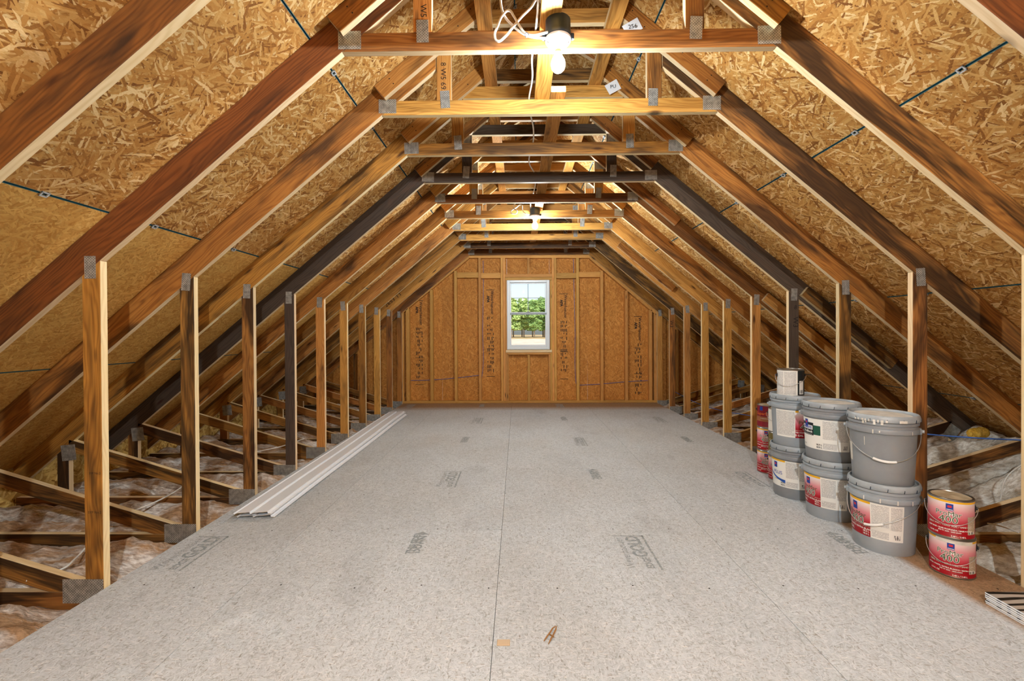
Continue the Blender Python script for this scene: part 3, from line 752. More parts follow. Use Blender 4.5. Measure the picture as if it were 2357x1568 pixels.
mark('SYP No.2', 218, 1180, TY(1), .016, 0, truss=TRK[1]); mark('SYP No.2', 218, 1090, TY(1), .014, 0, truss=TRK[1])

# ------------------------------------------------------------------ purlins
def purlin(x0, x1, y0, y1, z0, label):
    o = box('purlin_board', (x0, y0, z0), (x1, y1, z0+TH-.001), ['pine_gold', 'pine_edge'], None, 1, .002, 2); tag(o, label, 'board', 'bracing boards along the roof'); return o
purlin(.108, .196, RY0+.02, 2.80, Z_CT+.0005, 'pale flat board on the collar ties, from above the big bulb backwards')
purlin(.198, .286, 2.62, TY(10)+.03, Z_CT+.0005, 'pale flat board on the collar ties running on to the window wall')
for s, nm in ((-1, 'on the cable coil side'), (1, 'on the paper tag side')):
    a, b = sorted((X0+s*.33, X0+s*.418)); purlin(a, b, RY0+.02, TY(10)+.03, Z_F1+.0004, 'long flat purlin board under the cap trusses %s' % nm)

# ------------------------------------------------------------------ lamps
def lamp(k, label):
    Y = TY(k)-.0595; x = .186 if k == 1 else .20
    t = empty('ceiling_lamp', (x, Y, 2.33)); tag(t, label, 'lamp', 'bare bulb lamps under the collar ties')
    b = lathe('junction_box', [(0, .232), (.052, .232), (.055, .228), (.056, .170), (.058, .166), (.058, .152), (0, .152)], ['box_plastic'], t, 32)
    for s in (-1, 1):
        e = lathe('screw_ear', [(0, .012), (.009, .012), (.009, -.012), (0, -.012)], ['box_plastic'], b, 10); e.location = (s*.062, 0, .158)
    h = lathe('lamp_holder', [(0, .151), (.056, .151), (.0585, .147), (.0575, .139), (.050, .130), (.036, .120), (.026, .112), (.0235, .104), (.0235, .100), (0, .100)], ['porcelain'], t, 32)
    for s in (-1, 1):
        e = lathe('screw_head', [(0, .0), (.005, .0), (.005, .004), (0, .004)], ['can_metal'], h, 10); e.location = (s*.043, -.012, .120)
    lathe('bulb_cap', [(0, .0995), (.0145, .0995), (.0145, .088), (0, .088)], ['brass'], t, 20)
    lathe('bulb', [(0, .0878), (.0135, .0878), (.016, .078), (.022, .066), (.029, .052), (.0315, .040), (.0310, .030), (.027, .016), (.018, .006), (.008, .001), (0, 0)], [{1: 'bulb_near', 6: 'bulb_far'}.get(k, 'bulb_fill')], t, 20)
    return t
lamp(1, 'bare glowing bulb in a porcelain holder beside the big coil of white cable')
lamp(6, 'bare glowing bulb in a porcelain holder, the one closer to the window')
lamp(-4, 'unseen fill bulb added in a porcelain holder by the rear gable wall')  # out of view, added to light the near faces of the posts
def px_curve(pts, Y, jit=0.):
    out = []
    for i, p in enumerate(pts):
        yy = Y+(p[2] if len(p) > 2 else 0); x, z = unp(p[0], p[1], yy); out.append((x, yy, z))
    return out
S = .1913
def c1(L): return [(1050+a*S, b*S, *r) for a, b, *r in L]
tag(tube('white_cable', px_curve(c1([(1110, 385, .03), (1030, 405), (930, 425), (840, 405), (760, 310), (690, 190), (635, 125), (570, 170), (500, 310), (465, 440), (500, 495), (580, 450), (680, 330), (790, 200), (900, 90), (985, -10), (1030, 40, .02), (1047, 120, .05)]), 1.97), .0052, 'cable_white', seg=8), 'thick white cable looped in a coil beside the big bulb', 'cable', 'white lamp cables')
tag(tube('white_cable', px_curve(c1([(1110, 462, .03), (1000, 455), (880, 435), (760, 375), (660, 290), (585, 200), (545, 90), (535, -60), (545, -200)]), 1.985), .0052, 'cable_white', seg=8), 'thick white cable rising from the big bulb box past its coil', 'cable', 'white lamp cables')
tag(tube('cable_tie', px_curve(c1([(845, 385), (830, 415), (838, 445), (862, 440), (868, 405), (845, 385)]), 1.965), .0015, 'cable_grey'), 'small wire tie binding the coiled white cable', 'cable tie')
tag(tube('white_cable', [(.095, 1.3, 2.66), (.098, 1.9, 2.62), (.092, 2.08, 2.572), (.080, 2.3, 2.566), (.088, 2.5, 2.572), (.075, 2.75, 2.566), (.115, 3.1, 2.563), (.120, 3.4, 2.572), (.10, 3.7, 2.566), (.16, 4.0, 2.562), (.165, 4.6, 2.57), (.15, 5.0, 2.568), (.17, 5.1, 2.53)], .005, 'cable_white', seg=8), 'thin white cable running along the centre board between the two lamps', 'cable', 'white lamp cables')
def c2(L): return [(1030+a*.1824, 330+b*.1824, *r) for a, b, *r in L]
tag(tube('white_cable', px_curve(c2([(1060, 890, .03), (1000, 895), (950, 850), (930, 775), (870, 810), (800, 870), (830, 890), (880, 870), (850, 825), (835, 790), (860, 755)]), 5.04), .006, 'cable_white', seg=8), 'white cable bent in loops beside the lamp closer to the window', 'cable', 'white lamp cables')

# paper tags stapled on the rafters
for (px, py, w, h, rot, txt, Y, lab) in ((1411, 200, .095, .075, .5, 'PU', TY(3)-.045, 'white printed paper tag on a rafter near the big bulb'), (1456, 62, .10, .07, .5, '256', TY(2)-.045, 'white paper tag reading 256 tucked behind a rafter')):
    x, z = unp(px, py, Y); t = empty('paper_tag', (x, Y, z)); tag(t, lab, 'paper tag')
    me = bpy.data.meshes.new('sheet'); me.from_pydata([(-w/2, 0, -h/2), (w/2, .004, -h/2), (w/2, 0, h/2), (-w/2, .003, h/2), (-w/2, .0008, -h/2), (w/2, .0048, -h/2), (w/2, .0008, h/2), (-w/2, .0038, h/2)], [], [(0, 1, 2, 3), (7, 6, 5, 4), (0, 4, 5, 1), (1, 5, 6, 2), (2, 6, 7, 3), (3, 7, 4, 0)])
    o = mesh_obj('sheet', me, ['paper'], t); o.rotation_euler = (0, -rot, 0)
    o2 = flat_text('lettering', txt, .035, Matrix.Rotation(-rot*.3, 4, 'Y') @ Matrix.Translation((0, -.004, 0)) @ Matrix.Rotation(math.pi/2, 4, 'X'), 'ink_black', t)

# ------------------------------------------------------------------ low-voltage cables on the window wall and along the eaves
YC = Y_OSB-.006
tag(tube('blue_cable', px_curve([(1112, 600), (1112.5, 660), (1111, 760), (1111.5, 850), (1108, 874)], YC), .004, 'cable_blue'), 'dark blue cable hanging down the wall beside the window, cable coil side', 'cable')
tag(tube('blue_cable', px_curve([(940, 876), (990, 875), (1050, 870), (1104, 864)], Y_OSB-.012), .004, 'cable_blue'), 'blue cable strung level through the wall studs, siding strip side', 'cable')
tag(tube('blue_cable', px_curve([(1320, 592), (1321, 660), (1323.5, 760), (1324, 860), (1326, 884)], YC), .004, 'cable_blue'), 'dark blue cable hanging down the wall beside the window, pail side', 'cable')
tag(tube('blue_cable', px_curve([(1334, 887), (1384, 884), (1440, 879), (1496, 876)], Y_OSB-.012), .004, 'cable_blue'), 'blue cable strung level through the wall studs, pail side', 'cable')
def xline(pts, X): return [(X+(p[2] if len(p) > 2 else 0), *unx(p[0], p[1], X+(p[2] if len(p) > 2 else 0))) for p in pts]
tag(tube('blue_cable', xline([(1514, 876), (1540, 894), (1574, 913), (1614, 932), (1664, 946), (1726, 957), (1800, 968), (1900, 978), (2000, 988), (2135, 1000), (2240, 1008), (2343, 1013), (2420, 1016)], 2.56), .0045, 'cable_blue'), 'blue cable strung along the eaves behind the paint pails', 'cable')
tag(tube('cable_pair', [(2.66, 3.0, .12), (2.8, 3.3, .24), (3.0, 3.55, .30), (3.25, 3.7, .31)], .005, 'cable_blue'), 'short blue cable rising over the insulation behind the pails', 'cable')
for i, (pts, lab) in enumerate(((((430, 1110), (390, 1140), (340, 1168), (255, 1205)), 'thin white wire crossing the insulation, between tenth and ninth trusses'), (((196, 1258), (170, 1290), (140, 1318), (60, 1350)), 'thin white wire crossing the insulation under the tenth truss'), (((700, 1010), (650, 1030), (605, 1043), (560, 1055)), 'thin white wire crossing the insulation by the dark truss'))):
    tag(tube('white_wire', [(*unf(px, py, .01 if i < 2 else .06), (.0 if i < 2 else .06)+.012*j) for j, (px, py) in enumerate(pts)], .005, 'cable_white'), lab, 'wire', 'white wires over the insulation')

for pts, X, lab in ((((2375, 1060), (2340, 1078), (2314, 1105), (2303, 1150)), 3.05, 'white wire arching over the insulation behind the two red cans'), (((2262, 1203), (2290, 1208), (2320, 1217), (2345, 1226)), 2.75, 'white wire lying low in the eaves behind the two red cans')):
    tag(tube('white_wire', xline(pts, X), .004, 'cable_white'), lab, 'wire', 'white wires over the insulation')
# ------------------------------------------------------------------ insulation in the eaves
for side in (-1, 1):
    for k in range(-1, 10):
        y0, y1 = TY(k)+TH+.004, TY(k+1)-.004; ua, ub = U_POST+.0, 3.90
        bm = bmesh.new(); NX, NY = 64, 24; g = []
        for i in range(NX+1):
            row = []
            for j in range(NY+1):
                u = ua+(ub-ua)*i/NX; y = y0+(y1-y0)*j/NY
                p = Vector((u*1.5*side, y*2.3, k*3.1)); n = noise.fractal(p*1.4, 1, 2., 5)
                f = noise.fractal(p*9, .8, 2., 3)
                e = min(j, NY-j)/NY*2; amp = .075 if side < 0 else .085
                z = (-.055 if side < 0 else -.05)+amp*n*(.35+.65*min(1, e*2.5))+.014*f+(.05*math.sin(math.pi*min(1, e)))-.03
                if side > 0 and k in (1, 2, 3): z += .10*max(0, noise.noise(Vector((u*2.2, y*2.2, 4.))))+.02
                if side > 0:
                    q = min(1, max(0, (u-2.75)/.95)); q = q*q*(3-2*q); z += q*(.36 if k in (1, 2, 3, 4) else .16)*(1+.25*n)
                if u < ua+.10: z = min(z, -.03+.02*f)
                z = min(z, zt(u)-.045); row.append(bm.verts.new((u*side, y-(y0+y1)/2, z)))
            g.append(row)
        for i in range(NX):
            for j in range(NY): bm.faces.new((g[i][j], g[i+1][j], g[i+1][j+1], g[i][j+1]))
        # skirt so that it is a body with depth
        rim = [g[i][0] for i in range(NX+1)]+[g[NX][j] for j in range(1, NY+1)]+[g[i][NY] for i in range(NX-1, -1, -1)]+[g[0][j] for j in range(NY-1, 0, -1)]
        lowv = [bm.verts.new((v.co.x, v.co.y, -.262)) for v in rim]; n = len(rim)
        for i in range(n): bm.faces.new((rim[i], rim[(i+1) % n], lowv[(i+1) % n], lowv[i]))
        bm.faces.new(lowv)
        me = bm_mesh('insulation_batt', bm, True)
        white = side > 0 and k in (1, 2, 3)
        o = mesh_obj('insulation_batt', me, ['batt_white' if white else 'batt_brown'], None, Matrix.Translation((X0, (y0+y1)/2, 0)))
        tag(o, '%s insulation, %s side eaves, between %s and %s trusses' % ('fluffy white' if white else 'brown and white fibreglass', 'paint pail' if side > 0 else 'siding strip', ORD[k+1], ORD[k]), 'insulation', 'insulation batts in the eaves')

t = empty('insulation_roll', (3.60, 3.60, .375), .35); tag(t, 'small yellow fibreglass roll tucked into the eaves behind the pails', 'insulation')
o = lathe('roll', [(0, -.085), (.030, -.085), (.040, -.07), (.044, -.03), (.041, .0), (.045, .04), (.040, .07), (.028, .085), (0, .085)], ['batt_yellow'], t, 20); o.rotation_euler = (0, math.pi/2, 0)
lathe('core', [(0, -.0855), (.012, -.0855), (.012, -.092), (0, -.092)], ['batt_yellow'], t, 12).rotation_euler = (0, math.pi/2, 0)
# ------------------------------------------------------------------ paint pails
def pailR(z): return .1335+.0125*min(1, max(0, z)/.28)
def bail(root, R, ze, drop, a0, wire=.0022, grip=None, mat='wire', asym=0.):
    pts = []
    for i in range(17):
        q = i/16; a = -90+180*q; c = math.cos(math.radians(a))
        z = ze-drop*(c**.85 if c > 0 else 0)+asym*math.sin(math.radians(2*a)); r = R+.007-.004*math.sin(math.pi*q)
        an = math.radians(a0+a); pts.append((r*math.sin(an), -r*math.cos(an), z))
    h = tube('bail_handle', pts, wire, mat, root, res=3)
    if grip:
        gp = []
        for i in range(5):
            q = .5+(i/4-.5)*grip+asym*.3; a = -90+180*q; c = math.cos(math.radians(a)); z = ze-drop*(c**.85)+asym*math.sin(math.radians(2*a)); r = R+.0075-.004*math.sin(math.pi*q)
            an = math.radians(a0+a); gp.append((r*math.sin(an), -r*math.cos(an), z))
        tube('grip', gp, .0065, 'grip_white', h, seg=8)
    return h
def pail(x, y, z, rz, label, body='bucket_grey', kind=None, bailp=None, film=True):
    """five-gallon pail, label angles measured from its own front"""
    t = empty('paint_pail', (x, y, z), math.radians(rz)); tag(t, label, 'bucket', 'grey five-gallon paint pails')
    R = pailR
    b = lathe('body', [(0, .004), (.128, .004), (.131, 0), (.1335, .004), (R(.1), .1), (R(.27), .27), (R(.272)+.001, .272), (.1565, .276), (.1575, .280), (.1575, .296), (.1555, .300), (.1485, .303), (.1480, .316), (.1545, .319), (.1550, .330), (.1500, .334), (.1480, .336), (.1480, .350), (.1440, .351), (0, .345)], [body], t, 64)
    for s in (-1, 1):
        e = box('ear', (s*.150-.012, -.022, .270), (s*.150+.012, .022, .302), [body], t, 0, .004); lathe('ear_boss', [(0, .018), (.009, .018), (.009, 0), (0, 0)], ['bucket_lid'], e, 12).matrix_local = Matrix.Translation((s*.004, 0, 0)) @ Matrix.Rotation(s*math.pi/2, 4, 'Y')
    l = lathe('lid', [(.1485, .3365), (.1570, .337), (.1590, .340), (.1600, .352), (.1565, .366), (.1530, .3705), (.1480, .3705), (.1445, .366), (.1430, .360), (.138, .3585), (0, .3585)], ['bucket_lid'], t, 64)
    for i in range(14):                         # slots in the skirt of the lid
        a = math.radians(i*360/14+7); q = box('lid_slot', (-.0012, -.0025, -.008), (.0012, .0025, .008), ['box_plastic'], l, 0, 0); q.matrix_local = Matrix.Translation((.1592*math.sin(a), -.1592*math.cos(a), .346)) @ Matrix.Rotation(a, 4, 'Z') @ Matrix.Rotation(.15, 4, 'Y')
    if film:
        lathe('paint_film', [(.128, .3586), (.127, .3596), (.09, .3599), (0, .3597)], ['dried_paint'], l, 40)
    if kind:
        if kind == 'red':      A0, A1, A2 = -86, -22, 36
        elif kind == 'over':   A0, A1, A2 = -86, -18, 44
        elif kind == 'plus':   A0, A1, A2 = -80, -24, 34
        elif kind == 'redback': A0, A1, A2 = 2, 62, 62
        z0, z1 = .075, .265
        if kind == 'redback':
            lb = patch('label', R, -50, 62, z0, z1, 'label_white', t, .0005)
            patch('fine_text_panel', R, -48, 0, z0+.012, z1-.008, 'fine_print', lb, .0009)
        else:
            lb = patch('label', R, A0, A2, z0, z1, 'label_white', t, .0005)
            for (p0, p1, q0, q1) in ((A1+2, A1+32, z0+.07, z1-.008), (A1+35, A2-3, z0+.06, z1-.008), (A1+2, A1+32, z0+.008, z0+.045)):
                patch('fine_text_panel', R, p0, p1, q0, q1, 'fine_print', lb, .0009)
            patch('barcode_block', R, A2-17, A2-6, z0+.012, z0+.036, 'barcode', lb, .001)
        mid = (A0+A1)/2 if kind != 'redback' else 30
        if kind in ('red', 'redback'):
            patch('printed_panel', R, A0, A1, z0, z1-.012, 'pail_print', lb, .0009); patch('yellow_strip', R, A0, A1, z1-.012, z1, 'label_yellow', lb, .001)
            lg = patch('emblem', R, mid-8, mid+5, z1-.062, z1-.020, 'logo_blue', lb, .0014); patch('emblem', R, mid-4.5, mid+1.5, z1-.042, z1-.030, 'logo_red', lb, .0018)
            cyl_text('ProMar', .036, mid+2, z1-.082, R, 'ink_green', lb, .0018); cyl_text('400', .056, mid+2, z1-.113, R, 'label_white', lb, .0016, .0022); cyl_text('400', .056, mid+2, z1-.113, R, 'ink_green', lb, .002, 0)
            cyl_text('ZERO VOC / CERO VOC / SANS COV', .0098, mid+2, z1-.138, R, 'dried_paint', lb, .0018)
            cyl_text('EXTRA WHITE / EXTRA BLANCO', .0125, mid+2, z1-.152, R, 'label_white', lb, .0018, .0004); cyl_text('5 GAL', .018, mid-18, z0+.018, R, 'label_white', lb, .0018, .0005)
            cyl_text('18.3 L', .0125, A1-9, z0+.026, R, 'label_white', lb, .0018, .0004); cyl_text('18.3 L', .0125, A1-9, z0+.012, R, 'label_white', lb, .0018, .0004)
        if kind == 'over':
            patch('printed_panel', R, mid-30, mid+14, z0+.082, z1-.028, 'label_black', lb, .0009); patch('green_panel', R, mid+14, mid+31, z0+.088, z1-.042, 'label_green', lb, .0009)
            patch('title_strip', R, mid-27, mid+12, z1-.072, z1-.046, 'label_white', lb, .0013)
            patch('emblem', R, mid-14, mid-2, z1-.056, z1-.010, 'logo_blue', lb, .0014); patch('emblem', R, mid-10.5, mid-5.5, z1-.034, z1-.022, 'logo_red', lb, .0018)
            cyl_text('OVERRITE', .021, mid-7.5, z1-.060, R, 'ink_blue', lb, .0018, .0008, .9); cyl_text('ProBlock', .020, mid-4, z1-.086, R, 'label_white', lb, .0018, .0006)
            for i in range(2): cyl_text('interior latex primer', .0085, mid-4, z1-.102-.011*i, R, 'label_white', lb, .0018)
            cyl_text('18.9 L', .014, A1-7, z0+.030, R, 'ink_black', lb, .0018, .0004); cyl_text('18.9 L', .014, A1-7, z0+.014, R, 'ink_black', lb, .0018, .0004); cyl_text('5 GAL', .012, mid-18, z0+.022, R, 'ink_black', lb, .0018)
        if kind == 'plus':
            patch('yellow_strip', R, A0, A1, z1-.012, z1, 'label_yellow', lb, .001)
            patch('emblem', R, mid-8, mid+4, z1-.060, z1-.020, 'logo_blue', lb, .0014); patch('emblem', R, mid-4.5, mid+.5, z1-.042, z1-.030, 'logo_red', lb, .0018)
            me = bpy.data.meshes.new('swoosh'); V = []; Fc = []
            for i in range(21):
                q = i/20; an = math.radians(A0+(A1-A0)*q)
                for zz in (z1-.085-.052*(1-(1-q)**2), z1-.080-.070*q**.55-.010):
                    r = R(zz)+.0011; V.append((r*math.sin(an), -r*math.cos(an), zz+(0 if zz == V else 0)))
                if i: n = len(V); Fc.append((n-4, n-2, n-1, n-3))
            me.from_pydata(V, [], Fc); mesh_obj('swoosh', me, ['swoosh_blue'], lb)
            cyl_text('PLUS', .034, mid+5, z1-.093, R, 'ink_blue', lb, .0018)
            cyl_text('INTERIOR LATEX', .010, mid+8, z0+.048, R, 'ink_black', lb, .0018); cyl_text('18.9 L', .014, A1-7, z0+.030, R, 'ink_black', lb, .0018, .0004); cyl_text('18.9 L', .014, A1-7, z0+.014, R, 'ink_black', lb, .0018, .0004)
    if bailp: bail(t, .152, .285, bailp[0], bailp[1], grip=bailp[2], asym=bailp[3])
    return t
PH = .362
ca = -38.5
pA = pail(2.003, 2.519, 0, ca, 'grey pail with red and white label, under the pail with paint drips', 'bucket_grey', 'red', (.135, -16, .17, .022))
pB = pail(2.010, 2.945, 0, -34.5, 'grey pail with red and white label, lower of the middle stack', 'bucket_grey', 'red')
pC = pail(2.000, 3.310, 0, -31, 'grey pail with blue swoosh label, lower of the stack topped by a can', 'bucket_dark', 'plus')
pA2 = pail(2.000, 2.520, PH, ca, 'unlabelled grey pail with white paint drips under its lid', 'bucket_dark', None, (.150, 4, .20, -.006))
pB2 = pail(2.004, 2.940, PH, -34.5, 'grey pail with black and green label, upper of the middle stack', 'bucket_dark', 'over')
pC2 = pail(1.995, 3.305, PH, -31, 'grey pail with red label turned aside, beneath the small white can', 'bucket_grey', 'redback', film=False)
# drips on the front pail
def drip(t, a, z0, z1, w=3., r0=.0):
    R = lambda z: (.1605 if z > .337 else (.1560 if z > .318 else (.1590 if .274 < z < .30 else pailR(z))))+r0
    patch('paint_drip', R, a-w/2, a+w/2, z0, z1, 'dried_paint', t, .0016, 6)
rr = random.Random(4)
for i in range(9): drip(pA2, -44+i*6.2+rr.uniform(-1, 1), .338-rr.uniform(0, .018), .350, rr.uniform(1.5, 4.5))
drip(pA2, 32, .338, .352, 13); drip(pA2, -14, .276, .297, 2.); drip(pA2, -4, .284, .294, 2.); drip(pA2, 49, .274, .296, 1.2); drip(pA2, -31, .205, .250, 1.2)
patch('recycle_mark', pailR, -84, -66, .10, .20, 'dried_paint', pA2, .0006)
for i in range(4): drip(pA, -30+i*26, .276, .298, 2)
drip(pC2, 26, .337, .352, 9)

# ------------------------------------------------------------------ gallon cans
CR, CH = .0835, .190
def canR(z): return CR
def can(x, y, z, rz, label, kind='red', bailp=(.085, 0, 0.), title='ProMar', big='400', drips=False, tagp=True, lid='lid_beige'):
    t = empty('paint_can', (x, y, z), math.radians(rz)); tag(t, label, 'can', 'gallon paint cans')
    prm = {'red': 'can_print', 'deck': 'label_maroon', 'white': 'label_white', 'gold': 'label_gold', 'back': 'label_white'}[kind]
    lathe('body', [(0, .003), (.0805, .003), (.0825, 0), (.0845, .003), (.0845, .007), (CR, .0085), (CR, .180), (.0848, .1815), (.0850, .1865), (.0830, .189), (.0800, .189), (.0785, .184), (0, .184)], ['can_metal', prm], t, 48, fm=[0, 0, 0, 0, 0, 1]+[0]*6)
    l = lathe('lid', [(.0775, .1842), (.0765, .188), (.0745, .1885), (.0735, .186), (.066, .1858), (0, .1862)], ['can_metal', lid], t, 48, fm=[0, 0, 0, 1, 1])
    R = canR
    for s in (-1, 1):
        e = lathe('ear', [(0, .010), (.006, .010), (.007, .004), (.016, .002), (.017, 0), (0, 0)], ['black_plastic'], t, 16); e.matrix_local = Matrix.Translation((s*CR, 0, .145)) @ Matrix.Rotation(s*math.pi/2, 4, 'Y')
    if bailp: bail(t, CR+.004, .145, bailp[0], bailp[1], .0016, None, 'wire', bailp[2])
    if kind == 'red':
        lb = patch('yellow_strip', R, -89, 89, .171, .1795, 'label_yellow', t, .0005)
        patch('emblem', R, -9, 9, .134, .166, 'logo_blue', t, .0008); patch('emblem', R, -5, 5, .148, .158, 'logo_red', t, .0012)
        patch('emblem', R, -8, 8, .137, .140, 'label_white', t, .0012)
        cyl_text(title, .031, -3, .118, R, 'label_white', t, .0010, .0012); cyl_text(title, .031, -3, .118, R, 'ink_green', t, .0014)
        cyl_text(big, .046, -3, .090, R, 'label_white', t, .0011, .0016); cyl_text(big, .046, -3, .090, R, 'ink_green', t, .0014)
        cyl_text('ZERO VOC / CERO VOC / SANS COV', .0105, 0, .062, R, 'dried_paint', t, .0014, .0003)
        cyl_text('DEEP BASE / BASE PROFUNDA / BASE FONCEE' if not drips else 'EXTRA WHITE / EXTRA BLANCO / EXTRA BLANC', .0085, 0, .044, R, 'label_white', t, .0014, .0003)
        cyl_text('B30 W 2653 - 6503-62653', .0075, 0, .034, R, 'label_white', t, .0014, .0002)
        cyl_text('118 FL OZ', .009, -42, .022, R, 'label_white', t, .0014, .0003); cyl_text('3.48 L / 3.48 L', .0095, 22, .015, R, 'label_white', t, .0014, .0003)
        if tagp:
            lb = patch('sticker', R, 46, 78, .028, .112, 'fine_print_tan', t, .0009); patch('barcode_block', R, 50, 74, .031, .042, 'barcode', lb, .0012)
        if drips:
            for a, w in ((-10, 60), (38, 40)): patch('paint_smear', R, a-w/2, a+w/2, .164, .1795, 'dried_paint', t, .0010)
    if kind == 'deck':
        patch('brown_band', R, -89, 89, .052, .092, 'label_brown', t, .0006); patch('emblem', R, -46, -28, .142, .176, 'logo_blue', t, .0008)
        cyl_text('SuperDeck', .034, -16, .116, R, 'ink_orange', t, .0012); cyl_text('EXTERIOR STAIN', .010, -16, .076, R, 'label_white', t, .0012); cyl_text('3.78 L', .012, 10, .030, R, 'label_white', t, .0012)
    if kind == 'gold': cyl_text('Satin', .036, -28, .12, R, 'label_white', t, .0012)
    if kind == 'back':
        patch('fine_text_panel', R, -88, -42, .012, .172, 'fine_print', t, .0006); patch('fine_text_panel', R, -38, 12, .012, .172, 'fine_print', t, .0006)
        patch('brown_band', R, 20, 90, .009, .180, 'label_black', t, .0006); lb = patch('sticker', R, 28, 54, .016, .11, 'label_white', t, .0010); patch('barcode_block', R, 32, 50, .022, .046, 'barcode', lb, .0014)
    return t
CZ = .1895
can(2.120, 2.246, 0, -46, 'red and white paint can with smeared yellow rim, lower of two beside the pails', 'red', (.082, -4, .0), drips=True)
can(2.108, 2.240, CZ, -46, 'red and white paint can with beige lid, upper of two beside the pails', 'red', (.078, -2, .0))
can(2.104, 3.846, 0, -40, 'red and white paint can at the bottom of the stack under the maroon can', 'red', (.06, -30, 0))
can(2.104, 3.846, CZ, -40, 'red and white paint can in the middle of the stack under the maroon can', 'red', None)
can(2.104, 3.846, CZ*2, -30, 'maroon stain can with orange lettering on top of its stack', 'deck', None)
can(2.095, 3.656, 0, -45, 'red and white paint can with white drips, below the olive can', 'red', (.07, -20, 0), tagp=False, drips=True)
can(2.095, 3.656, CZ, -40, 'olive gold paint can between a white can and a red can', 'gold', None)
can(2.095, 3.656, CZ*2, -40, 'plain white paint can on top of the olive can', 'white', (.06, 0, 0))
can(1.955, 3.285, PH*2-.0025, -20, 'small white back-labelled can standing alone on a grey pail', 'back', (.072, -14, .01), lid='can_metal')

# ------------------------------------------------------------------ white siding strip
def siding(x0, y0, x1, y1, z0, label, w=.252, flip=0.):
    """double lap profile, lying face up"""
    prof = [(0, .003), (.010, .010), (.016, .004), (.030, .012), (.112, .018), (.116, .006), (.122, .006), (.132, .013), (.226, .021), (.230, .008), (.238, .008), (.252, .006)]
    th = .0022; bm = bmesh.new(); L = math.hypot(x1-x0, y1-y0); rows = []
    NS = 16
    for j in range(NS+1):
        y = L*j/NS; bow = .006*math.sin(j/NS*math.pi*3+flip)
        top = [bm.verts.new((px-w/2, y, pz+bow*.4+.003)) for px, pz in prof]; bot = [bm.verts.new((px-w/2, y, pz+bow*.4+.003-th)) for px, pz in prof]
        rows.append((top, bot))
    n = len(prof)
    for j in range(NS):
        (t0, b0), (t1, b1) = rows[j], rows[j+1]
        for i in range(n-1):
            bm.faces.new((t0[i], t0[i+1], t1[i+1], t1[i])); bm.faces.new((b0[i+1], b0[i], b1[i], b1[i+1]))
        bm.faces.new((t0[0], t1[0], b1[0], b0[0])); bm.faces.new((t0[-1], b0[-1], b1[-1], t1[-1]))
    for (tp, bt), o in ((rows[0], 1), (rows[-1], -1)):
        for i in range(n-1):
            f = bm.faces.new((tp[i], bt[i], bt[i+1], tp[i+1])); f.material_index = 1
    a = math.atan2(-(x1-x0), y1-y0)
    o = mesh_obj('siding_strip', bm_mesh('siding_strip', bm), ['vinyl_white', 'vinyl_edge'], None, Matrix.Translation((x0, y0, z0)) @ Matrix.Rotation(a, 4, 'Z'))
    return tag(o, label, 'siding', 'vinyl siding strips on the floor')
siding(-1.686, 2.882, -1.712, 6.52, .001, 'white vinyl siding strip lying on the floor under another strip', flip=.0)
siding(-1.700, 2.872, -1.756, 6.60, .0245, 'white vinyl siding strip lying on top of its twin beside the posts', flip=.2)

# stack of thin boards with dark and white grain
zz = .0005
for i in range(6):
    th = .0085
    dx = random.Random(i).uniform(-.002, .002)
    o = box('trim_board', (2.012+dx, -.5, zz), (2.285+dx, 1.985-abs(dx)*3, zz+th-.0012), ['zebra_grain', 'vinyl_white'], None, 1, .0008, 2)
    tag(o, 'thin white-edged board with black and white grain, %s of six stacked on the floor' % ['bottom one', 'second', 'third', 'fourth', 'fifth', 'top one'][i], 'board', 'stacked trim boards'); zz += th

# litter on the walkway
def strand(pts, w, label):
    bm = bmesh.new(); a = []
    for i, (x, y, z) in enumerate(pts):
        ww = w*(1 if 0 < i < len(pts)-1 else .5)
        a.append([bm.verts.new((x-ww, y, z)), bm.verts.new((x+ww, y, z+.001)), bm.verts.new((x+ww, y, z+.002)), bm.verts.new((x-ww, y, z+.003))])
    for i in range(len(a)-1):
        for j in range(4): bm.faces.new((a[i][j], a[i][(j+1) % 4], a[i+1][(j+1) % 4], a[i+1][j]))
    bm.faces.new(a[0]); bm.faces.new(a[-1][::-1])
    return bm_mesh('wood_shaving', bm)
sh = empty('wood_shaving', (.125, 1.76, 0)); tag(sh, 'curled brown wood shaving lying on the pale floor', 'wood shaving')
for pts in ([(-.030, -.030, .001), (-.018, -.010, .004), (-.004, .012, .006), (.008, .034, .008), (.020, .044, .010)], [(-.014, -.046, .001), (-.002, -.020, .004), (.010, .004, .006), (.020, .028, .008), (.024, .044, .010)], [(-.008, .006, .006), (.0, -.004, .006), (.010, -.012, .004)]):
    mesh_obj('curl', strand(pts, .003, ''), ['bark_strand'], sh)
ch = prism('wood_chip', [(-.085, .0005), (-.034, .0005), (-.036, .0035), (-.083, .003)], 1.705, 1.738, (1, 0), ('chip_tan', 'chip_tan'), None, bevel=.0005); tag(ch, 'flat pale wood chip lying on the floor near the shaving', 'wood chip')
ch = box('wood_scrap', (-2.47, 1.70, -.045), (-2.44, 1.76, -.030), ['pine_stained'], None, 1, .001); tag(ch, 'small dark offcut lying on the insulation by the walkway edge', 'offcut')

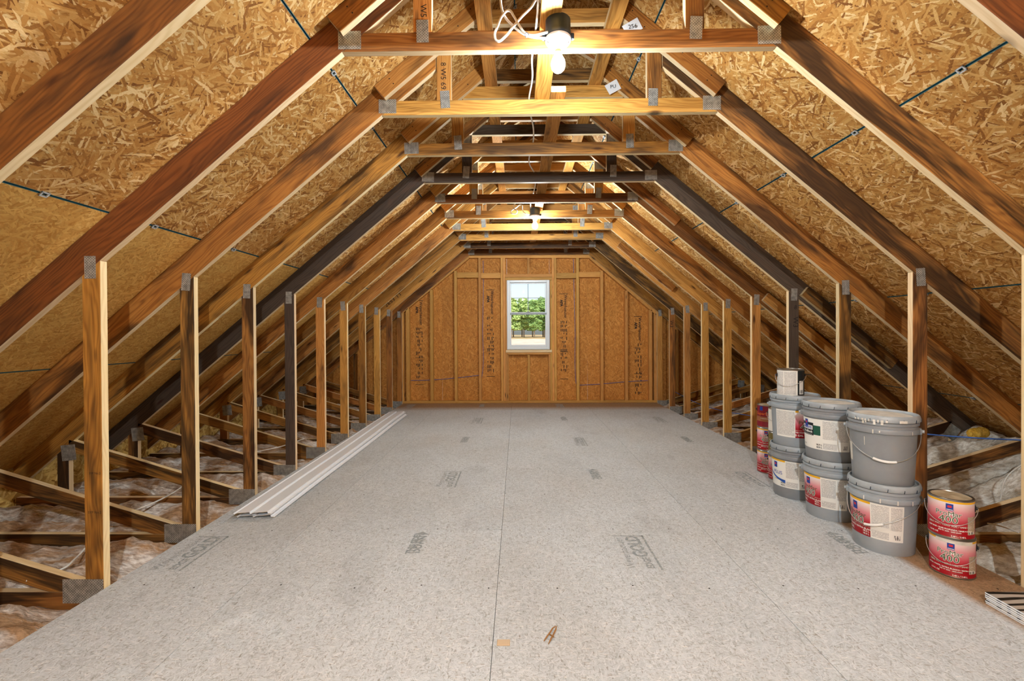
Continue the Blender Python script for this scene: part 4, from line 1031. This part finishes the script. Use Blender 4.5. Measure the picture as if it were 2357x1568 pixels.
# ------------------------------------------------------------------ outdoors
gd = bpy.data.meshes.new('ground'); zg = lambda y: -3.2+2.5*min(1, max(0, (y-20)/150))
Vg = []; Fg = []
ys = [Y_END+3, 20, 60, 100, 130, 155, 172, 190, 400]
for y in ys: Vg += [(-160, y, zg(y)), (160, y, zg(y))]
for i in range(len(ys)-1): Fg.append((2*i, 2*i+1, 2*i+3, 2*i+2))
gd.from_pydata(Vg, [], Fg); ground = mesh_obj('ground', gd, ['lot_ground', 'verge_ground']); ground['kind'] = 'structure'
for p in gd.polygons: p.material_index = 1 if p.center.y > 150 else 0
def crown_mesh(seed):
    rnd = random.Random(seed); bm = bmesh.new()
    for i in range(34):
        h = i/33; rad = (.55+1.7*math.sin(math.pi*min(1, .25+h*.72)))*1.15; a = rnd.uniform(0, 6.28); d = rnd.uniform(.15, .8)*rad
        c = Vector((d*math.cos(a), d*math.sin(a), 3.0+h*10.6)); r = rnd.uniform(.7, 1.15)
        q = bmesh.ops.create_icosphere(bm, subdivisions=3, radius=1.)
        for v in q['verts']:
            n = noise.fractal(v.co*2.6+Vector((seed*3, i*7, 0)), .8, 2.1, 5)
            v.co = c+Vector((v.co.x*r*1.25, v.co.y*r*1.25, v.co.z*r*.66))*(1+.6*n)
    return bm_mesh('crown', bm)
CM = [crown_mesh(s) for s in range(3)]
bm = bmesh.new(); bmesh.ops.create_cone(bm, segments=8, radius1=.24, radius2=.07, depth=12.5, cap_ends=True)
for v in bm.verts: v.co.z += 6.25
TM = bm_mesh('trunk', bm, True)
rnd = random.Random(11); n = 0
for row, y in enumerate((172, 180, 189, 198)):
    for i in range(12):
        x = -45+i*8.6+(row % 2)*4.3+rnd.uniform(-.4, .4); yy = y+rnd.uniform(-.5, .5); s = rnd.uniform(.98, 1.14)*(1+.03*row)
        t = empty('pine_tree', (x, yy, zg(yy)), rnd.uniform(0, 6.28)); t.scale = (s, s, s)
        rn = ['front', 'second', 'third', 'back'][row]
        tag(t, 'tall green tree in the %s row of the wood beyond the lot' % rn, 'tree', '%s row of trees outside' % rn)
        mesh_obj('trunk', TM, ['bark'], t); mesh_obj('crown', CM[n % 3], ['leaf_light' if n % 2 else 'leaf_dark'], t); n += 1
